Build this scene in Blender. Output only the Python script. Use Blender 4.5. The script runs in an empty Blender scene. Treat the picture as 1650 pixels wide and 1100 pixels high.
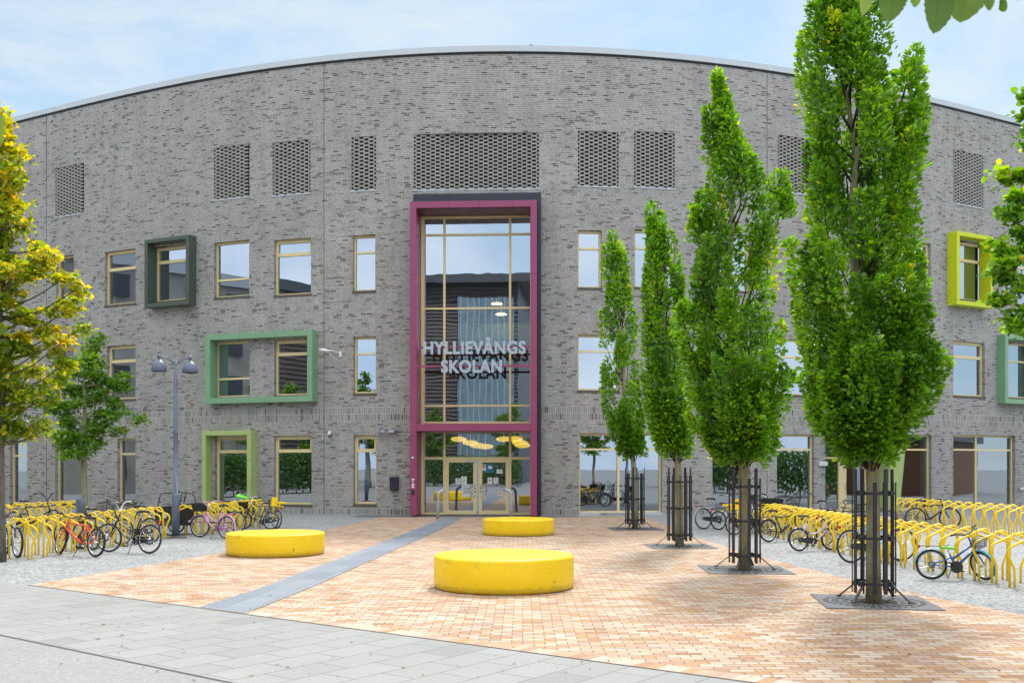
import bpy, math, random
import numpy as np
from mathutils import Vector, Matrix

R = math.radians
scene = bpy.context.scene
COL = scene.collection
random.seed(7)
rng = np.random.default_rng(11)

# ------------------------------------------------------------------ camera frame
F, CX, HY, EYE = 1650.0, 825.0, 750.0, 2.0          # focal length, principal column, horizon row (photo pixels), eye height
D0 = F / 40.5                                        # distance to the nearest point of the curved facade

def gp(px, py, z=0.0):
    d = F * (EYE - z) / (py - HY)
    return Vector(((px - CX) / F * d, d, z))

def at(px, py, d):
    return Vector(((px - CX) / F * d, d, EYE - (py - HY) / F * d))

def sag(X):
    return 0.0178555 * X * X - 5.556e-6 * X ** 4

def wy(X):
    return D0 + sag(X)

def wx(px):
    u = (px - CX) / F
    X = u * D0
    for _ in range(60):
        X = 0.5 * X + 0.5 * u * wy(X)
    return X

def wz(px, py):
    return EYE - (py - HY) * wy(wx(px)) / F

_xs = np.linspace(-34, 34, 3401)
_ys = D0 + 0.0178555 * _xs ** 2 - 5.556e-6 * _xs ** 4
_arc = np.concatenate([[0], np.cumsum(np.hypot(np.diff(_xs), np.diff(_ys)))])

def arc(X):
    return float(np.interp(X, _xs, _arc))

# ------------------------------------------------------------------ mesh builder
class MB:
    def __init__(self):
        self.v = []; self.f = []; self.mi = []; self.sm = []; self.uv = []; self.rn = []
        self.use_uv = False; self.use_rn = False

    def add(self, verts, faces, m=0, smooth=False, uvs=None, rnd=None, M=None):
        b = len(self.v)
        if M is not None:
            verts = [M @ Vector(p) for p in verts]
        self.v.extend([tuple(p) for p in verts])
        for k, fc in enumerate(faces):
            self.f.append([b + i for i in fc]); self.mi.append(m); self.sm.append(smooth)
            if uvs is not None:
                self.uv.append(uvs[k]); self.use_uv = True
            else:
                self.uv.append([(0, 0)] * len(fc))
            if rnd is not None: self.use_rn = True
            self.rn.append(0.0 if rnd is None else rnd)

    def box(self, x0, x1, y0, y1, z0, z1, m=0, M=None, rnd=None):
        v = [(x0, y0, z0), (x1, y0, z0), (x1, y1, z0), (x0, y1, z0), (x0, y0, z1), (x1, y0, z1), (x1, y1, z1), (x0, y1, z1)]
        f = [(0, 3, 2, 1), (4, 5, 6, 7), (0, 1, 5, 4), (1, 2, 6, 5), (2, 3, 7, 6), (3, 0, 4, 7)]
        self.add(v, f, m, False, None, rnd, M)

    def quad(self, a, b, c, d, m=0, uvs=None, M=None):
        self.add([a, b, c, d], [(0, 1, 2, 3)], m, False, None if uvs is None else [uvs], None, M)

    def poly_prism(self, pts, z0, z1, m=0, M=None):
        n = len(pts)
        v = [(p[0], p[1], z0) for p in pts] + [(p[0], p[1], z1) for p in pts]
        f = [tuple(range(n - 1, -1, -1)), tuple(range(n, 2 * n))]
        f += [(i, (i + 1) % n, n + (i + 1) % n, n + i) for i in range(n)]
        self.add(v, f, m, False, None, None, M)

    def tube(self, pts, r, n=8, m=0, closed=False, cap=True, M=None, smooth=True, flat=None):
        pts = [Vector(p) for p in pts]
        N = len(pts)
        rs = r if isinstance(r, (list, tuple)) else [r] * N
        tang = []
        for i in range(N):
            if closed:
                t = pts[(i + 1) % N] - pts[i - 1]
            else:
                t = pts[min(i + 1, N - 1)] - pts[max(i - 1, 0)]
            if t.length < 1e-9: t = Vector((0, 0, 1))
            tang.append(t.normalized())
        t0 = tang[0]
        up = Vector((0, 0, 1)) if abs(t0.z) < 0.9 else Vector((0, 1, 0))
        nrm = (up - t0 * up.dot(t0)).normalized()
        V = []
        for i in range(N):
            if i:
                nrm = nrm - tang[i] * nrm.dot(tang[i])
                if nrm.length < 1e-6: nrm = tang[i].orthogonal()
                nrm.normalize()
            b = tang[i].cross(nrm)
            for k in range(n):
                a = 2 * math.pi * k / n
                q = nrm * math.cos(a) * (flat or 1.0) + b * math.sin(a)
                V.append(pts[i] + q * rs[i])
        Fc = []
        for i in range(N if closed else N - 1):
            j = (i + 1) % N
            for k in range(n):
                l = (k + 1) % n
                Fc.append((i * n + k, i * n + l, j * n + l, j * n + k))
        if cap and not closed:
            Fc.append(tuple(range(n - 1, -1, -1)))
            Fc.append(tuple((N - 1) * n + k for k in range(n)))
        self.add(V, Fc, m, smooth, None, None, M)

    def bar(self, a, b, w, t, m=0, M=None, up=None):
        a = Vector(a); b = Vector(b)
        d = (b - a); L = d.length; d.normalize()
        up = Vector(up) if up else (Vector((0, 0, 1)) if abs(d.z) < 0.95 else Vector((1, 0, 0)))
        s = d.cross(up).normalized(); u = s.cross(d)
        T = Matrix((( s.x, d.x, u.x, a.x), (s.y, d.y, u.y, a.y), (s.z, d.z, u.z, a.z), (0, 0, 0, 1)))
        self.box(-w / 2, w / 2, 0, L, -t / 2, t / 2, m, T if M is None else M @ T)

    def lathe(self, prof, n=32, m=0, M=None, smooth=True, a0=0.0, a1=2 * math.pi):
        full = abs(a1 - a0 - 2 * math.pi) < 1e-6
        cols = n if full else n + 1
        V = []
        for (r, z) in prof:
            for k in range(cols):
                a = a0 + (a1 - a0) * k / n
                V.append((r * math.cos(a), r * math.sin(a), z))
        Fc = []
        for i in range(len(prof) - 1):
            for k in range(n):
                l = (k + 1) % cols
                Fc.append((i * cols + k, i * cols + l, (i + 1) * cols + l, (i + 1) * cols + k))
        if full:
            if prof[0][0] > 1e-6: Fc.append(tuple(range(cols - 1, -1, -1)))
            if prof[-1][0] > 1e-6: Fc.append(tuple((len(prof) - 1) * cols + k for k in range(cols)))
        self.add(V, Fc, m, smooth, None, None, M)

    def ring(self, Rr, r, n=32, k=8, m=0, M=None, a0=0, a1=360):
        if a1 - a0 >= 360:
            pts = [(Rr * math.cos(2 * math.pi * i / n), 0, Rr * math.sin(2 * math.pi * i / n)) for i in range(n)]
            self.tube(pts, r, k, m, True, M=M)
        else:
            pts = [(Rr * math.cos(R(a0 + (a1 - a0) * i / n)), 0, Rr * math.sin(R(a0 + (a1 - a0) * i / n))) for i in range(n + 1)]
            self.tube(pts, r, k, m, False, M=M)

    def build(self, name, mats, parent=None, world=False):
        me = bpy.data.meshes.new(name)
        v = self.v
        if world and parent is not None:
            o = root_loc(parent)
            v = [(p[0] - o.x, p[1] - o.y, p[2] - o.z) for p in v]
        me.from_pydata(v, [], self.f)
        if not isinstance(mats, (list, tuple)): mats = [mats]
        for m in mats: me.materials.append(m)
        me.polygons.foreach_set('material_index', self.mi)
        me.polygons.foreach_set('use_smooth', self.sm)
        if self.use_uv:
            l = me.uv_layers.new(name='UVMap')
            flat = [c for face in self.uv for uv in face for c in uv]
            l.data.foreach_set('uv', flat)
        if self.use_rn:
            a = me.attributes.new('tint', 'FLOAT', 'FACE')
            a.data.foreach_set('value', self.rn)
        me.update()
        o = bpy.data.objects.new(name, me)
        COL.objects.link(o)
        if parent is not None: o.parent = parent
        return o

def root_loc(o):
    l = Vector((0, 0, 0))
    while o is not None:
        l = l + o.location; o = o.parent
    return l

def bevel(o, w, seg=2):
    m = o.modifiers.new('bevel', 'BEVEL'); m.width = w; m.segments = seg; m.limit_method = 'ANGLE'; m.angle_limit = R(40)
    return o

def tag(o, label=None, cat=None, group=None, kind=None):
    if label: o['label'] = label
    if cat: o['category'] = cat
    if group: o['group'] = group
    if kind: o['kind'] = kind
    return o

def thing(name, label, cat, loc=(0, 0, 0), rz=0.0, group=None):
    o = bpy.data.objects.new(name, None)
    o.empty_display_size = 0.2
    COL.objects.link(o); o.location = loc; o.rotation_euler = (0, 0, rz)
    return tag(o, label, cat, group)

def copy_tree(o, parent=None):
    c = o.copy(); COL.objects.link(c)
    if parent is not None: c.parent = parent
    for ch in list(o.children): copy_tree(ch, c)
    return c

def fillet(pts, r, n=5):
    pts = [Vector(p) for p in pts]
    out = [pts[0]]
    for i in range(1, len(pts) - 1):
        a, b, c = pts[i - 1], pts[i], pts[i + 1]
        d1 = (a - b); d2 = (c - b)
        l = min(r, d1.length * 0.48, d2.length * 0.48)
        p = b + d1.normalized() * l; q = b + d2.normalized() * l
        for k in range(n + 1):
            t = k / n
            out.append(p * (1 - t) ** 2 + b * 2 * t * (1 - t) + q * t * t)
    out.append(pts[-1])
    return out

def smooth_path(ctrl, n=6):
    P = [Vector(p) for p in ctrl]
    P = [P[0] * 2 - P[1]] + P + [P[-1] * 2 - P[-2]]
    out = []
    for i in range(1, len(P) - 2):
        for k in range(n):
            t = k / n
            a, b, c, d = P[i - 1], P[i], P[i + 1], P[i + 2]
            out.append(0.5 * ((2 * b) + (c - a) * t + (2 * a - 5 * b + 4 * c - d) * t * t + (3 * b - a - 3 * c + d) * t ** 3))
    out.append(P[-2])
    return out

# ------------------------------------------------------------------ materials
def srgb(r, g, b):
    f = lambda c: (c / 255 / 12.92) if c / 255 <= 0.04045 else ((c / 255 + 0.055) / 1.055) ** 2.4
    return (f(r), f(g), f(b), 1.0)

def new_mat(name):
    m = bpy.data.materials.new(name); m.use_nodes = True
    nt = m.node_tree
    return m, nt, nt.nodes, nt.links, nt.nodes['Principled BSDF']

def ramp(nd, stops, interp='LINEAR'):
    n = nd.new('ShaderNodeValToRGB')
    cr = n.color_ramp; cr.interpolation = interp
    while len(cr.elements) > 1: cr.elements.remove(cr.elements[-1])
    cr.elements[0].position = stops[0][0]; cr.elements[0].color = stops[0][1]
    for p, c in stops[1:]:
        e = cr.elements.new(p); e.color = c
    return n

def c4(*a):
    if len(a) == 1: return (a[0], a[0], a[0], 1)
    return (a[0], a[1], a[2], 1)

def paint(name, col, rough=0.45, var=0.08, scale=6.0, metallic=0.0, bump=0.0, bscale=60.0, spec=0.5, coat=0.0):
    """plain painted / plastic / metal surface with slight unevenness"""
    m, nt, nd, lk, bs = new_mat(name)
    tc = nd.new('ShaderNodeTexCoord')
    nz = nd.new('ShaderNodeTexNoise'); nz.inputs['Scale'].default_value = scale; nz.inputs['Detail'].default_value = 6; nz.inputs['Roughness'].default_value = 0.65
    lk.new(tc.outputs['Object'], nz.inputs['Vector'])
    lo = tuple(c * (1 - var) for c in col[:3]) + (1,); hi = tuple(min(1, c * (1 + var)) for c in col[:3]) + (1,)
    rp = ramp(nd, [(0.3, lo), (0.7, hi)])
    lk.new(nz.outputs['Fac'], rp.inputs['Fac']); lk.new(rp.outputs['Color'], bs.inputs['Base Color'])
    mr = nd.new('ShaderNodeMapRange'); mr.inputs['From Min'].default_value = 0.3; mr.inputs['From Max'].default_value = 0.7
    mr.inputs['To Min'].default_value = max(0.03, rough - 0.07); mr.inputs['To Max'].default_value = min(1, rough + 0.1)
    lk.new(nz.outputs['Fac'], mr.inputs['Value']); lk.new(mr.outputs['Result'], bs.inputs['Roughness'])
    bs.inputs['Metallic'].default_value = metallic
    bs.inputs['Specular IOR Level'].default_value = spec
    bs.inputs['Coat Weight'].default_value = coat
    if bump:
        n2 = nd.new('ShaderNodeTexNoise'); n2.inputs['Scale'].default_value = bscale; n2.inputs['Detail'].default_value = 4
        lk.new(tc.outputs['Object'], n2.inputs['Vector'])
        bp = nd.new('ShaderNodeBump'); bp.inputs['Strength'].default_value = bump; bp.inputs['Distance'].default_value = 0.02
        lk.new(n2.outputs['Fac'], bp.inputs['Height']); lk.new(bp.outputs['Normal'], bs.inputs['Normal'])
    return m

BRICK_STOPS = [(0.0, c4(0.224, 0.209, 0.196)), (0.12, c4(0.321, 0.303, 0.282)), (0.3, c4(0.265, 0.248, 0.232)), (0.46, c4(0.350, 0.332, 0.309)), (0.58, c4(0.287, 0.268, 0.252)),
               (0.78, c4(0.306, 0.285, 0.266)), (0.82, c4(0.204, 0.188, 0.178)), (0.89, c4(0.231, 0.204, 0.192)), (0.905, c4(0.101, 0.090, 0.086)),
               (0.975, c4(0.121, 0.107, 0.100)), (0.985, c4(0.204, 0.159, 0.146)), (1.0, c4(0.227, 0.180, 0.164))]

def brick_mat(name, bw, bh, mortar=0.017, offset=0.41, freq=3, squash=1.0, sqf=2, wild=True):
    m, nt, nd, lk, bs = new_mat(name)
    uv = nd.new('ShaderNodeUVMap'); uv.uv_map = 'UVMap'
    bt = nd.new('ShaderNodeTexBrick')
    bt.offset = offset; bt.offset_frequency = freq; bt.squash = squash; bt.squash_frequency = sqf
    bt.inputs['Color1'].default_value = (0, 0, 0, 1); bt.inputs['Color2'].default_value = (1, 1, 1, 1); bt.inputs['Mortar'].default_value = (0.5, 0.5, 0.5, 1)
    bt.inputs['Scale'].default_value = 1.0; bt.inputs['Mortar Size'].default_value = mortar / 2; bt.inputs['Mortar Smooth'].default_value = 0.15
    bt.inputs['Bias'].default_value = 0.0
    bt.inputs['Brick Width'].default_value = bw; bt.inputs['Row Height'].default_value = bh
    # every course starts at its own random place: a wild bond without stacked joints
    sx = nd.new('ShaderNodeSeparateXYZ'); lk.new(uv.outputs['UV'], sx.inputs['Vector'])
    dv = nd.new('ShaderNodeMath'); dv.operation = 'DIVIDE'; dv.inputs[1].default_value = bh; lk.new(sx.outputs['Y'], dv.inputs[0])
    fl_ = nd.new('ShaderNodeMath'); fl_.operation = 'FLOOR'; lk.new(dv.outputs['Value'], fl_.inputs[0])
    wn = nd.new('ShaderNodeTexWhiteNoise'); wn.noise_dimensions = '1D'; lk.new(fl_.outputs['Value'], wn.inputs['W'])
    ma = nd.new('ShaderNodeMath'); ma.operation = 'MULTIPLY_ADD'; ma.inputs[1].default_value = bw * 7.0 if wild else 0.0; lk.new(wn.outputs['Value'], ma.inputs[0]); lk.new(sx.outputs['X'], ma.inputs[2])
    cx = nd.new('ShaderNodeCombineXYZ'); lk.new(ma.outputs['Value'], cx.inputs['X']); lk.new(sx.outputs['Y'], cx.inputs['Y'])
    lk.new(cx.outputs['Vector'], bt.inputs['Vector'])
    rp = ramp(nd, BRICK_STOPS)
    lk.new(bt.outputs['Color'], rp.inputs['Fac'])
    # soft patches of lime bloom and dirt
    n1 = nd.new('ShaderNodeTexNoise'); n1.inputs['Scale'].default_value = 0.55; n1.inputs['Detail'].default_value = 6; n1.inputs['Roughness'].default_value = 0.7
    lk.new(uv.outputs['UV'], n1.inputs['Vector'])
    r0 = ramp(nd, [(0.28, c4(.88)), (0.5, c4(1.0)), (0.74, c4(1.13))])
    lk.new(n1.outputs['Fac'], r0.inputs['Fac'])
    ms = nd.new('ShaderNodeMapping'); ms.inputs['Scale'].default_value = (2.2, .16, 1); lk.new(uv.outputs['UV'], ms.inputs['Vector'])
    n5 = nd.new('ShaderNodeTexNoise'); n5.inputs['Scale'].default_value = 1.0; n5.inputs['Detail'].default_value = 5; n5.inputs['Roughness'].default_value = 0.6
    lk.new(ms.outputs['Vector'], n5.inputs['Vector'])                # long faint rain streaks
    r5 = ramp(nd, [(0.3, c4(.90)), (0.5, c4(1.0)), (0.72, c4(1.08))]); lk.new(n5.outputs['Fac'], r5.inputs['Fac'])
    r1 = nd.new('ShaderNodeMix'); r1.data_type = 'RGBA'; r1.blend_type = 'MULTIPLY'; r1.inputs['Factor'].default_value = 1
    lk.new(r0.outputs['Color'], r1.inputs['A']); lk.new(r5.outputs['Color'], r1.inputs['B'])
    n3 = nd.new('ShaderNodeTexNoise'); n3.inputs['Scale'].default_value = 26; n3.inputs['Detail'].default_value = 3
    lk.new(uv.outputs['UV'], n3.inputs['Vector'])
    r3 = ramp(nd, [(0.3, c4(.82)), (0.7, c4(1.18))])
    lk.new(n3.outputs['Fac'], r3.inputs['Fac'])
    mm = nd.new('ShaderNodeMix'); mm.data_type = 'RGBA'; mm.blend_type = 'MULTIPLY'; mm.inputs['Factor'].default_value = 1
    lk.new(rp.outputs['Color'], mm.inputs['A']); lk.new(r3.outputs['Color'], mm.inputs['B'])
    mo = nd.new('ShaderNodeMix'); mo.data_type = 'RGBA'
    lk.new(bt.outputs['Fac'], mo.inputs['Factor']); lk.new(mm.outputs['Result'], mo.inputs['A']); mo.inputs['B'].default_value = c4(.50, .488, .465)
    m2 = nd.new('ShaderNodeMix'); m2.data_type = 'RGBA'; m2.blend_type = 'MULTIPLY'; m2.inputs['Factor'].default_value = 1
    lk.new(mo.outputs['Result'], m2.inputs['A']); lk.new(r1.outputs['Result'], m2.inputs['B'])
    lk.new(m2.outputs['Result'], bs.inputs['Base Color'])
    bs.inputs['Roughness'].default_value = 0.9; bs.inputs['Specular IOR Level'].default_value = 0.2
    inv = nd.new('ShaderNodeMath'); inv.operation = 'SUBTRACT'; inv.inputs[0].default_value = 1.0
    lk.new(bt.outputs['Fac'], inv.inputs[1])
    ad = nd.new('ShaderNodeMath'); ad.operation = 'MULTIPLY_ADD'; ad.inputs[1].default_value = 0.35
    lk.new(n3.outputs['Fac'], ad.inputs[0]); lk.new(inv.outputs['Value'], ad.inputs[2])
    bp = nd.new('ShaderNodeBump'); bp.inputs['Strength'].default_value = 0.5; bp.inputs['Distance'].default_value = 0.012
    lk.new(ad.outputs['Value'], bp.inputs['Height']); lk.new(bp.outputs['Normal'], bs.inputs['Normal'])
    return m

def paving_mat(name, bw, bh, angle, stops, mortar, mcol, origin=(0, 0), offset=0.5, bumpd=0.006, patch=(.86, 1.1), spots=0.0, rough=0.85):
    """ground paving in world metres (object space of a sheet that sits at the world origin)"""
    m, nt, nd, lk, bs = new_mat(name)
    tc = nd.new('ShaderNodeTexCoord')
    mp = nd.new('ShaderNodeMapping'); mp.vector_type = 'TEXTURE'
    mp.inputs['Location'].default_value = (origin[0], origin[1], 0); mp.inputs['Rotation'].default_value = (0, 0, angle)
    lk.new(tc.outputs['Object'], mp.inputs['Vector'])
    bt = nd.new('ShaderNodeTexBrick'); bt.offset = offset; bt.offset_frequency = 2; bt.squash = 1
    bt.inputs['Color1'].default_value = (0, 0, 0, 1); bt.inputs['Color2'].default_value = (1, 1, 1, 1); bt.inputs['Mortar'].default_value = (.5, .5, .5, 1)
    bt.inputs['Scale'].default_value = 1; bt.inputs['Mortar Size'].default_value = mortar / 2; bt.inputs['Mortar Smooth'].default_value = 0.2
    bt.inputs['Bias'].default_value = 0
    bt.inputs['Brick Width'].default_value = bw; bt.inputs['Row Height'].default_value = bh
    lk.new(mp.outputs['Vector'], bt.inputs['Vector'])
    rp = ramp(nd, stops); lk.new(bt.outputs['Color'], rp.inputs['Fac'])
    n1 = nd.new('ShaderNodeTexNoise'); n1.inputs['Scale'].default_value = 0.7; n1.inputs['Detail'].default_value = 7; n1.inputs['Roughness'].default_value = 0.7
    lk.new(tc.outputs['Object'], n1.inputs['Vector'])
    r1 = ramp(nd, [(0.3, c4(patch[0])), (0.7, c4(patch[1]))]); lk.new(n1.outputs['Fac'], r1.inputs['Fac'])
    n3 = nd.new('ShaderNodeTexNoise'); n3.inputs['Scale'].default_value = 45; n3.inputs['Detail'].default_value = 4
    lk.new(tc.outputs['Object'], n3.inputs['Vector'])
    r3 = ramp(nd, [(0.3, c4(.9)), (0.7, c4(1.08))]); lk.new(n3.outputs['Fac'], r3.inputs['Fac'])
    mo = nd.new('ShaderNodeMix'); mo.data_type = 'RGBA'
    lk.new(bt.outputs['Fac'], mo.inputs['Factor']); lk.new(rp.outputs['Color'], mo.inputs['A']); mo.inputs['B'].default_value = mcol
    a = nd.new('ShaderNodeMix'); a.data_type = 'RGBA'; a.blend_type = 'MULTIPLY'; a.inputs['Factor'].default_value = 1
    lk.new(mo.outputs['Result'], a.inputs['A']); lk.new(r1.outputs['Color'], a.inputs['B'])
    b = nd.new('ShaderNodeMix'); b.data_type = 'RGBA'; b.blend_type = 'MULTIPLY'; b.inputs['Factor'].default_value = 1
    lk.new(a.outputs['Result'], b.inputs['A']); lk.new(r3.outputs['Color'], b.inputs['B'])
    last = b
    if spots:
        vo = nd.new('ShaderNodeTexVoronoi'); vo.inputs['Scale'].default_value = 9.0; vo.inputs['Randomness'].default_value = 1
        lk.new(tc.outputs['Object'], vo.inputs['Vector'])
        sr = ramp(nd, [(0.0, c4(.35)), (spots, c4(.5)), (spots * 1.4, c4(1.0))]); lk.new(vo.outputs['Distance'], sr.inputs['Fac'])
        d = nd.new('ShaderNodeMix'); d.data_type = 'RGBA'; d.blend_type = 'MULTIPLY'; d.inputs['Factor'].default_value = 1
        lk.new(b.outputs['Result'], d.inputs['A']); lk.new(sr.outputs['Color'], d.inputs['B']); last = d
    lk.new(last.outputs['Result'], bs.inputs['Base Color'])
    bs.inputs['Roughness'].default_value = rough; bs.inputs['Specular IOR Level'].default_value = 0.25
    inv = nd.new('ShaderNodeMath'); inv.operation = 'SUBTRACT'; inv.inputs[0].default_value = 1.0; lk.new(bt.outputs['Fac'], inv.inputs[1])
    ad = nd.new('ShaderNodeMath'); ad.operation = 'MULTIPLY_ADD'; ad.inputs[1].default_value = 0.3
    lk.new(n3.outputs['Fac'], ad.inputs[0]); lk.new(inv.outputs['Value'], ad.inputs[2])
    bp = nd.new('ShaderNodeBump'); bp.inputs['Strength'].default_value = 0.4; bp.inputs['Distance'].default_value = bumpd
    lk.new(ad.outputs['Value'], bp.inputs['Height']); lk.new(bp.outputs['Normal'], bs.inputs['Normal'])
    return m

def gravel_mat(name, cols, scale, bump=0.6, patch=(.85, 1.12)):
    m, nt, nd, lk, bs = new_mat(name)
    tc = nd.new('ShaderNodeTexCoord')
    vo = nd.new('ShaderNodeTexVoronoi'); vo.inputs['Scale'].default_value = scale
    lk.new(tc.outputs['Object'], vo.inputs['Vector'])
    sp = nd.new('ShaderNodeSeparateColor'); lk.new(vo.outputs['Color'], sp.inputs['Color'])
    rp = ramp(nd, [(i / (len(cols) - 1), c) for i, c in enumerate(cols)]); lk.new(sp.outputs['Red'], rp.inputs['Fac'])
    n1 = nd.new('ShaderNodeTexNoise'); n1.inputs['Scale'].default_value = 0.6; n1.inputs['Detail'].default_value = 8; n1.inputs['Roughness'].default_value = 0.75
    lk.new(tc.outputs['Object'], n1.inputs['Vector'])
    r1 = ramp(nd, [(0.3, c4(patch[0])), (0.7, c4(patch[1]))]); lk.new(n1.outputs['Fac'], r1.inputs['Fac'])
    n2 = nd.new('ShaderNodeTexNoise'); n2.inputs['Scale'].default_value = 14; n2.inputs['Detail'].default_value = 5
    lk.new(tc.outputs['Object'], n2.inputs['Vector'])
    r2 = ramp(nd, [(0.32, c4(.90)), (0.6, c4(1.05))]); lk.new(n2.outputs['Fac'], r2.inputs['Fac'])
    a = nd.new('ShaderNodeMix'); a.data_type = 'RGBA'; a.blend_type = 'MULTIPLY'; a.inputs['Factor'].default_value = 1
    lk.new(rp.outputs['Color'], a.inputs['A']); lk.new(r1.outputs['Color'], a.inputs['B'])
    b = nd.new('ShaderNodeMix'); b.data_type = 'RGBA'; b.blend_type = 'MULTIPLY'; b.inputs['Factor'].default_value = 1
    lk.new(a.outputs['Result'], b.inputs['A']); lk.new(r2.outputs['Color'], b.inputs['B'])
    lk.new(b.outputs['Result'], bs.inputs['Base Color']); bs.inputs['Roughness'].default_value = 0.95; bs.inputs['Specular IOR Level'].default_value = 0.15
    bp = nd.new('ShaderNodeBump'); bp.inputs['Strength'].default_value = bump; bp.inputs['Distance'].default_value = 0.01
    lk.new(vo.outputs['Distance'], bp.inputs['Height']); lk.new(bp.outputs['Normal'], bs.inputs['Normal'])
    return m

def glass_mat(name, refl=0.42, tint=(.62, .72, .70), wav=0.0012):
    m, nt, nd, lk, bs = new_mat(name)
    out = nd['Material Output']; nd.remove(bs)
    tr = nd.new('ShaderNodeBsdfTransparent'); tr.inputs['Color'].default_value = (*tint, 1)
    gl = nd.new('ShaderNodeBsdfGlossy'); gl.inputs['Roughness'].default_value = 0.0; gl.inputs['Color'].default_value = (.80, .88, .97, 1)
    lw = nd.new('ShaderNodeLayerWeight'); lw.inputs['Blend'].default_value = 0.35
    mr = nd.new('ShaderNodeMapRange'); mr.inputs['To Min'].default_value = refl; mr.inputs['To Max'].default_value = 1.0
    lk.new(lw.outputs['Fresnel'], mr.inputs['Value'])
    tc = nd.new('ShaderNodeTexCoord')
    nz = nd.new('ShaderNodeTexNoise'); nz.inputs['Scale'].default_value = 0.9; nz.inputs['Detail'].default_value = 1
    lk.new(tc.outputs['Object'], nz.inputs['Vector'])
    bp = nd.new('ShaderNodeBump'); bp.inputs['Strength'].default_value = 1.0; bp.inputs['Distance'].default_value = wav
    lk.new(nz.outputs['Fac'], bp.inputs['Height']); lk.new(bp.outputs['Normal'], gl.inputs['Normal'])
    mx = nd.new('ShaderNodeMixShader')
    lk.new(mr.outputs['Result'], mx.inputs['Fac']); lk.new(tr.outputs['BSDF'], mx.inputs[1]); lk.new(gl.outputs['BSDF'], mx.inputs[2])
    lk.new(mx.outputs['Shader'], out.inputs['Surface'])
    return m

def leaf_mat(name, stops, trans=0.52, gloss=0.055, glow=(1.5, 1.4, .42)):
    m, nt, nd, lk, bs = new_mat(name)
    out = nd['Material Output']; nd.remove(bs)
    at_ = nd.new('ShaderNodeAttribute'); at_.attribute_name = 'tint'
    rp = ramp(nd, stops); lk.new(at_.outputs['Fac'], rp.inputs['Fac'])
    df = nd.new('ShaderNodeBsdfDiffuse'); lk.new(rp.outputs['Color'], df.inputs['Color'])
    tl = nd.new('ShaderNodeBsdfTranslucent')
    br = nd.new('ShaderNodeMix'); br.data_type = 'RGBA'; br.blend_type = 'MULTIPLY'; br.inputs['Factor'].default_value = 1; br.inputs['B'].default_value = (*glow, 1)
    lk.new(rp.outputs['Color'], br.inputs['A']); lk.new(br.outputs['Result'], tl.inputs['Color'])
    mx = nd.new('ShaderNodeMixShader'); mx.inputs['Fac'].default_value = trans
    lk.new(df.outputs['BSDF'], mx.inputs[1]); lk.new(tl.outputs['BSDF'], mx.inputs[2])
    gl = nd.new('ShaderNodeBsdfGlossy'); gl.inputs['Roughness'].default_value = 0.42; gl.inputs['Color'].default_value = (.9, .95, .9, 1)
    m2 = nd.new('ShaderNodeMixShader'); m2.inputs['Fac'].default_value = gloss
    lk.new(mx.outputs['Shader'], m2.inputs[1]); lk.new(gl.outputs['BSDF'], m2.inputs[2])
    lk.new(m2.outputs['Shader'], out.inputs['Surface'])
    return m

def bark_mat(name, base, moss, amount=0.5):
    m, nt, nd, lk, bs = new_mat(name)
    tc = nd.new('ShaderNodeTexCoord')
    mp = nd.new('ShaderNodeMapping'); mp.inputs['Scale'].default_value = (14, 14, 4); lk.new(tc.outputs['Object'], mp.inputs['Vector'])
    n1 = nd.new('ShaderNodeTexNoise'); n1.inputs['Scale'].default_value = 1.4; n1.inputs['Detail'].default_value = 9; n1.inputs['Roughness'].default_value = 0.75
    lk.new(mp.outputs['Vector'], n1.inputs['Vector'])
    r1 = ramp(nd, [(0.3, tuple(c * 0.45 for c in base[:3]) + (1,)), (0.55, base), (0.75, tuple(c * 1.6 for c in base[:3]) + (1,))])
    lk.new(n1.outputs['Fac'], r1.inputs['Fac'])
    n2 = nd.new('ShaderNodeTexNoise'); n2.inputs['Scale'].default_value = 16; n2.inputs['Detail'].default_value = 6; n2.inputs['Roughness'].default_value = 0.7
    lk.new(tc.outputs['Object'], n2.inputs['Vector'])
    r2 = ramp(nd, [(0.62 - 0.22 * amount, c4(0)), (0.70 - 0.2 * amount, c4(1))]); lk.new(n2.outputs['Fac'], r2.inputs['Fac'])
    mx = nd.new('ShaderNodeMix'); mx.data_type = 'RGBA'; lk.new(r2.outputs['Color'], mx.inputs['Factor']); lk.new(r1.outputs['Color'], mx.inputs['A']); mx.inputs['B'].default_value = moss
    lk.new(mx.outputs['Result'], bs.inputs['Base Color']); bs.inputs['Roughness'].default_value = 0.95; bs.inputs['Specular IOR Level'].default_value = 0.15
    bp = nd.new('ShaderNodeBump'); bp.inputs['Strength'].default_value = 0.9; bp.inputs['Distance'].default_value = 0.02
    lk.new(n1.outputs['Fac'], bp.inputs['Height']); lk.new(bp.outputs['Normal'], bs.inputs['Normal'])
    return m

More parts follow.
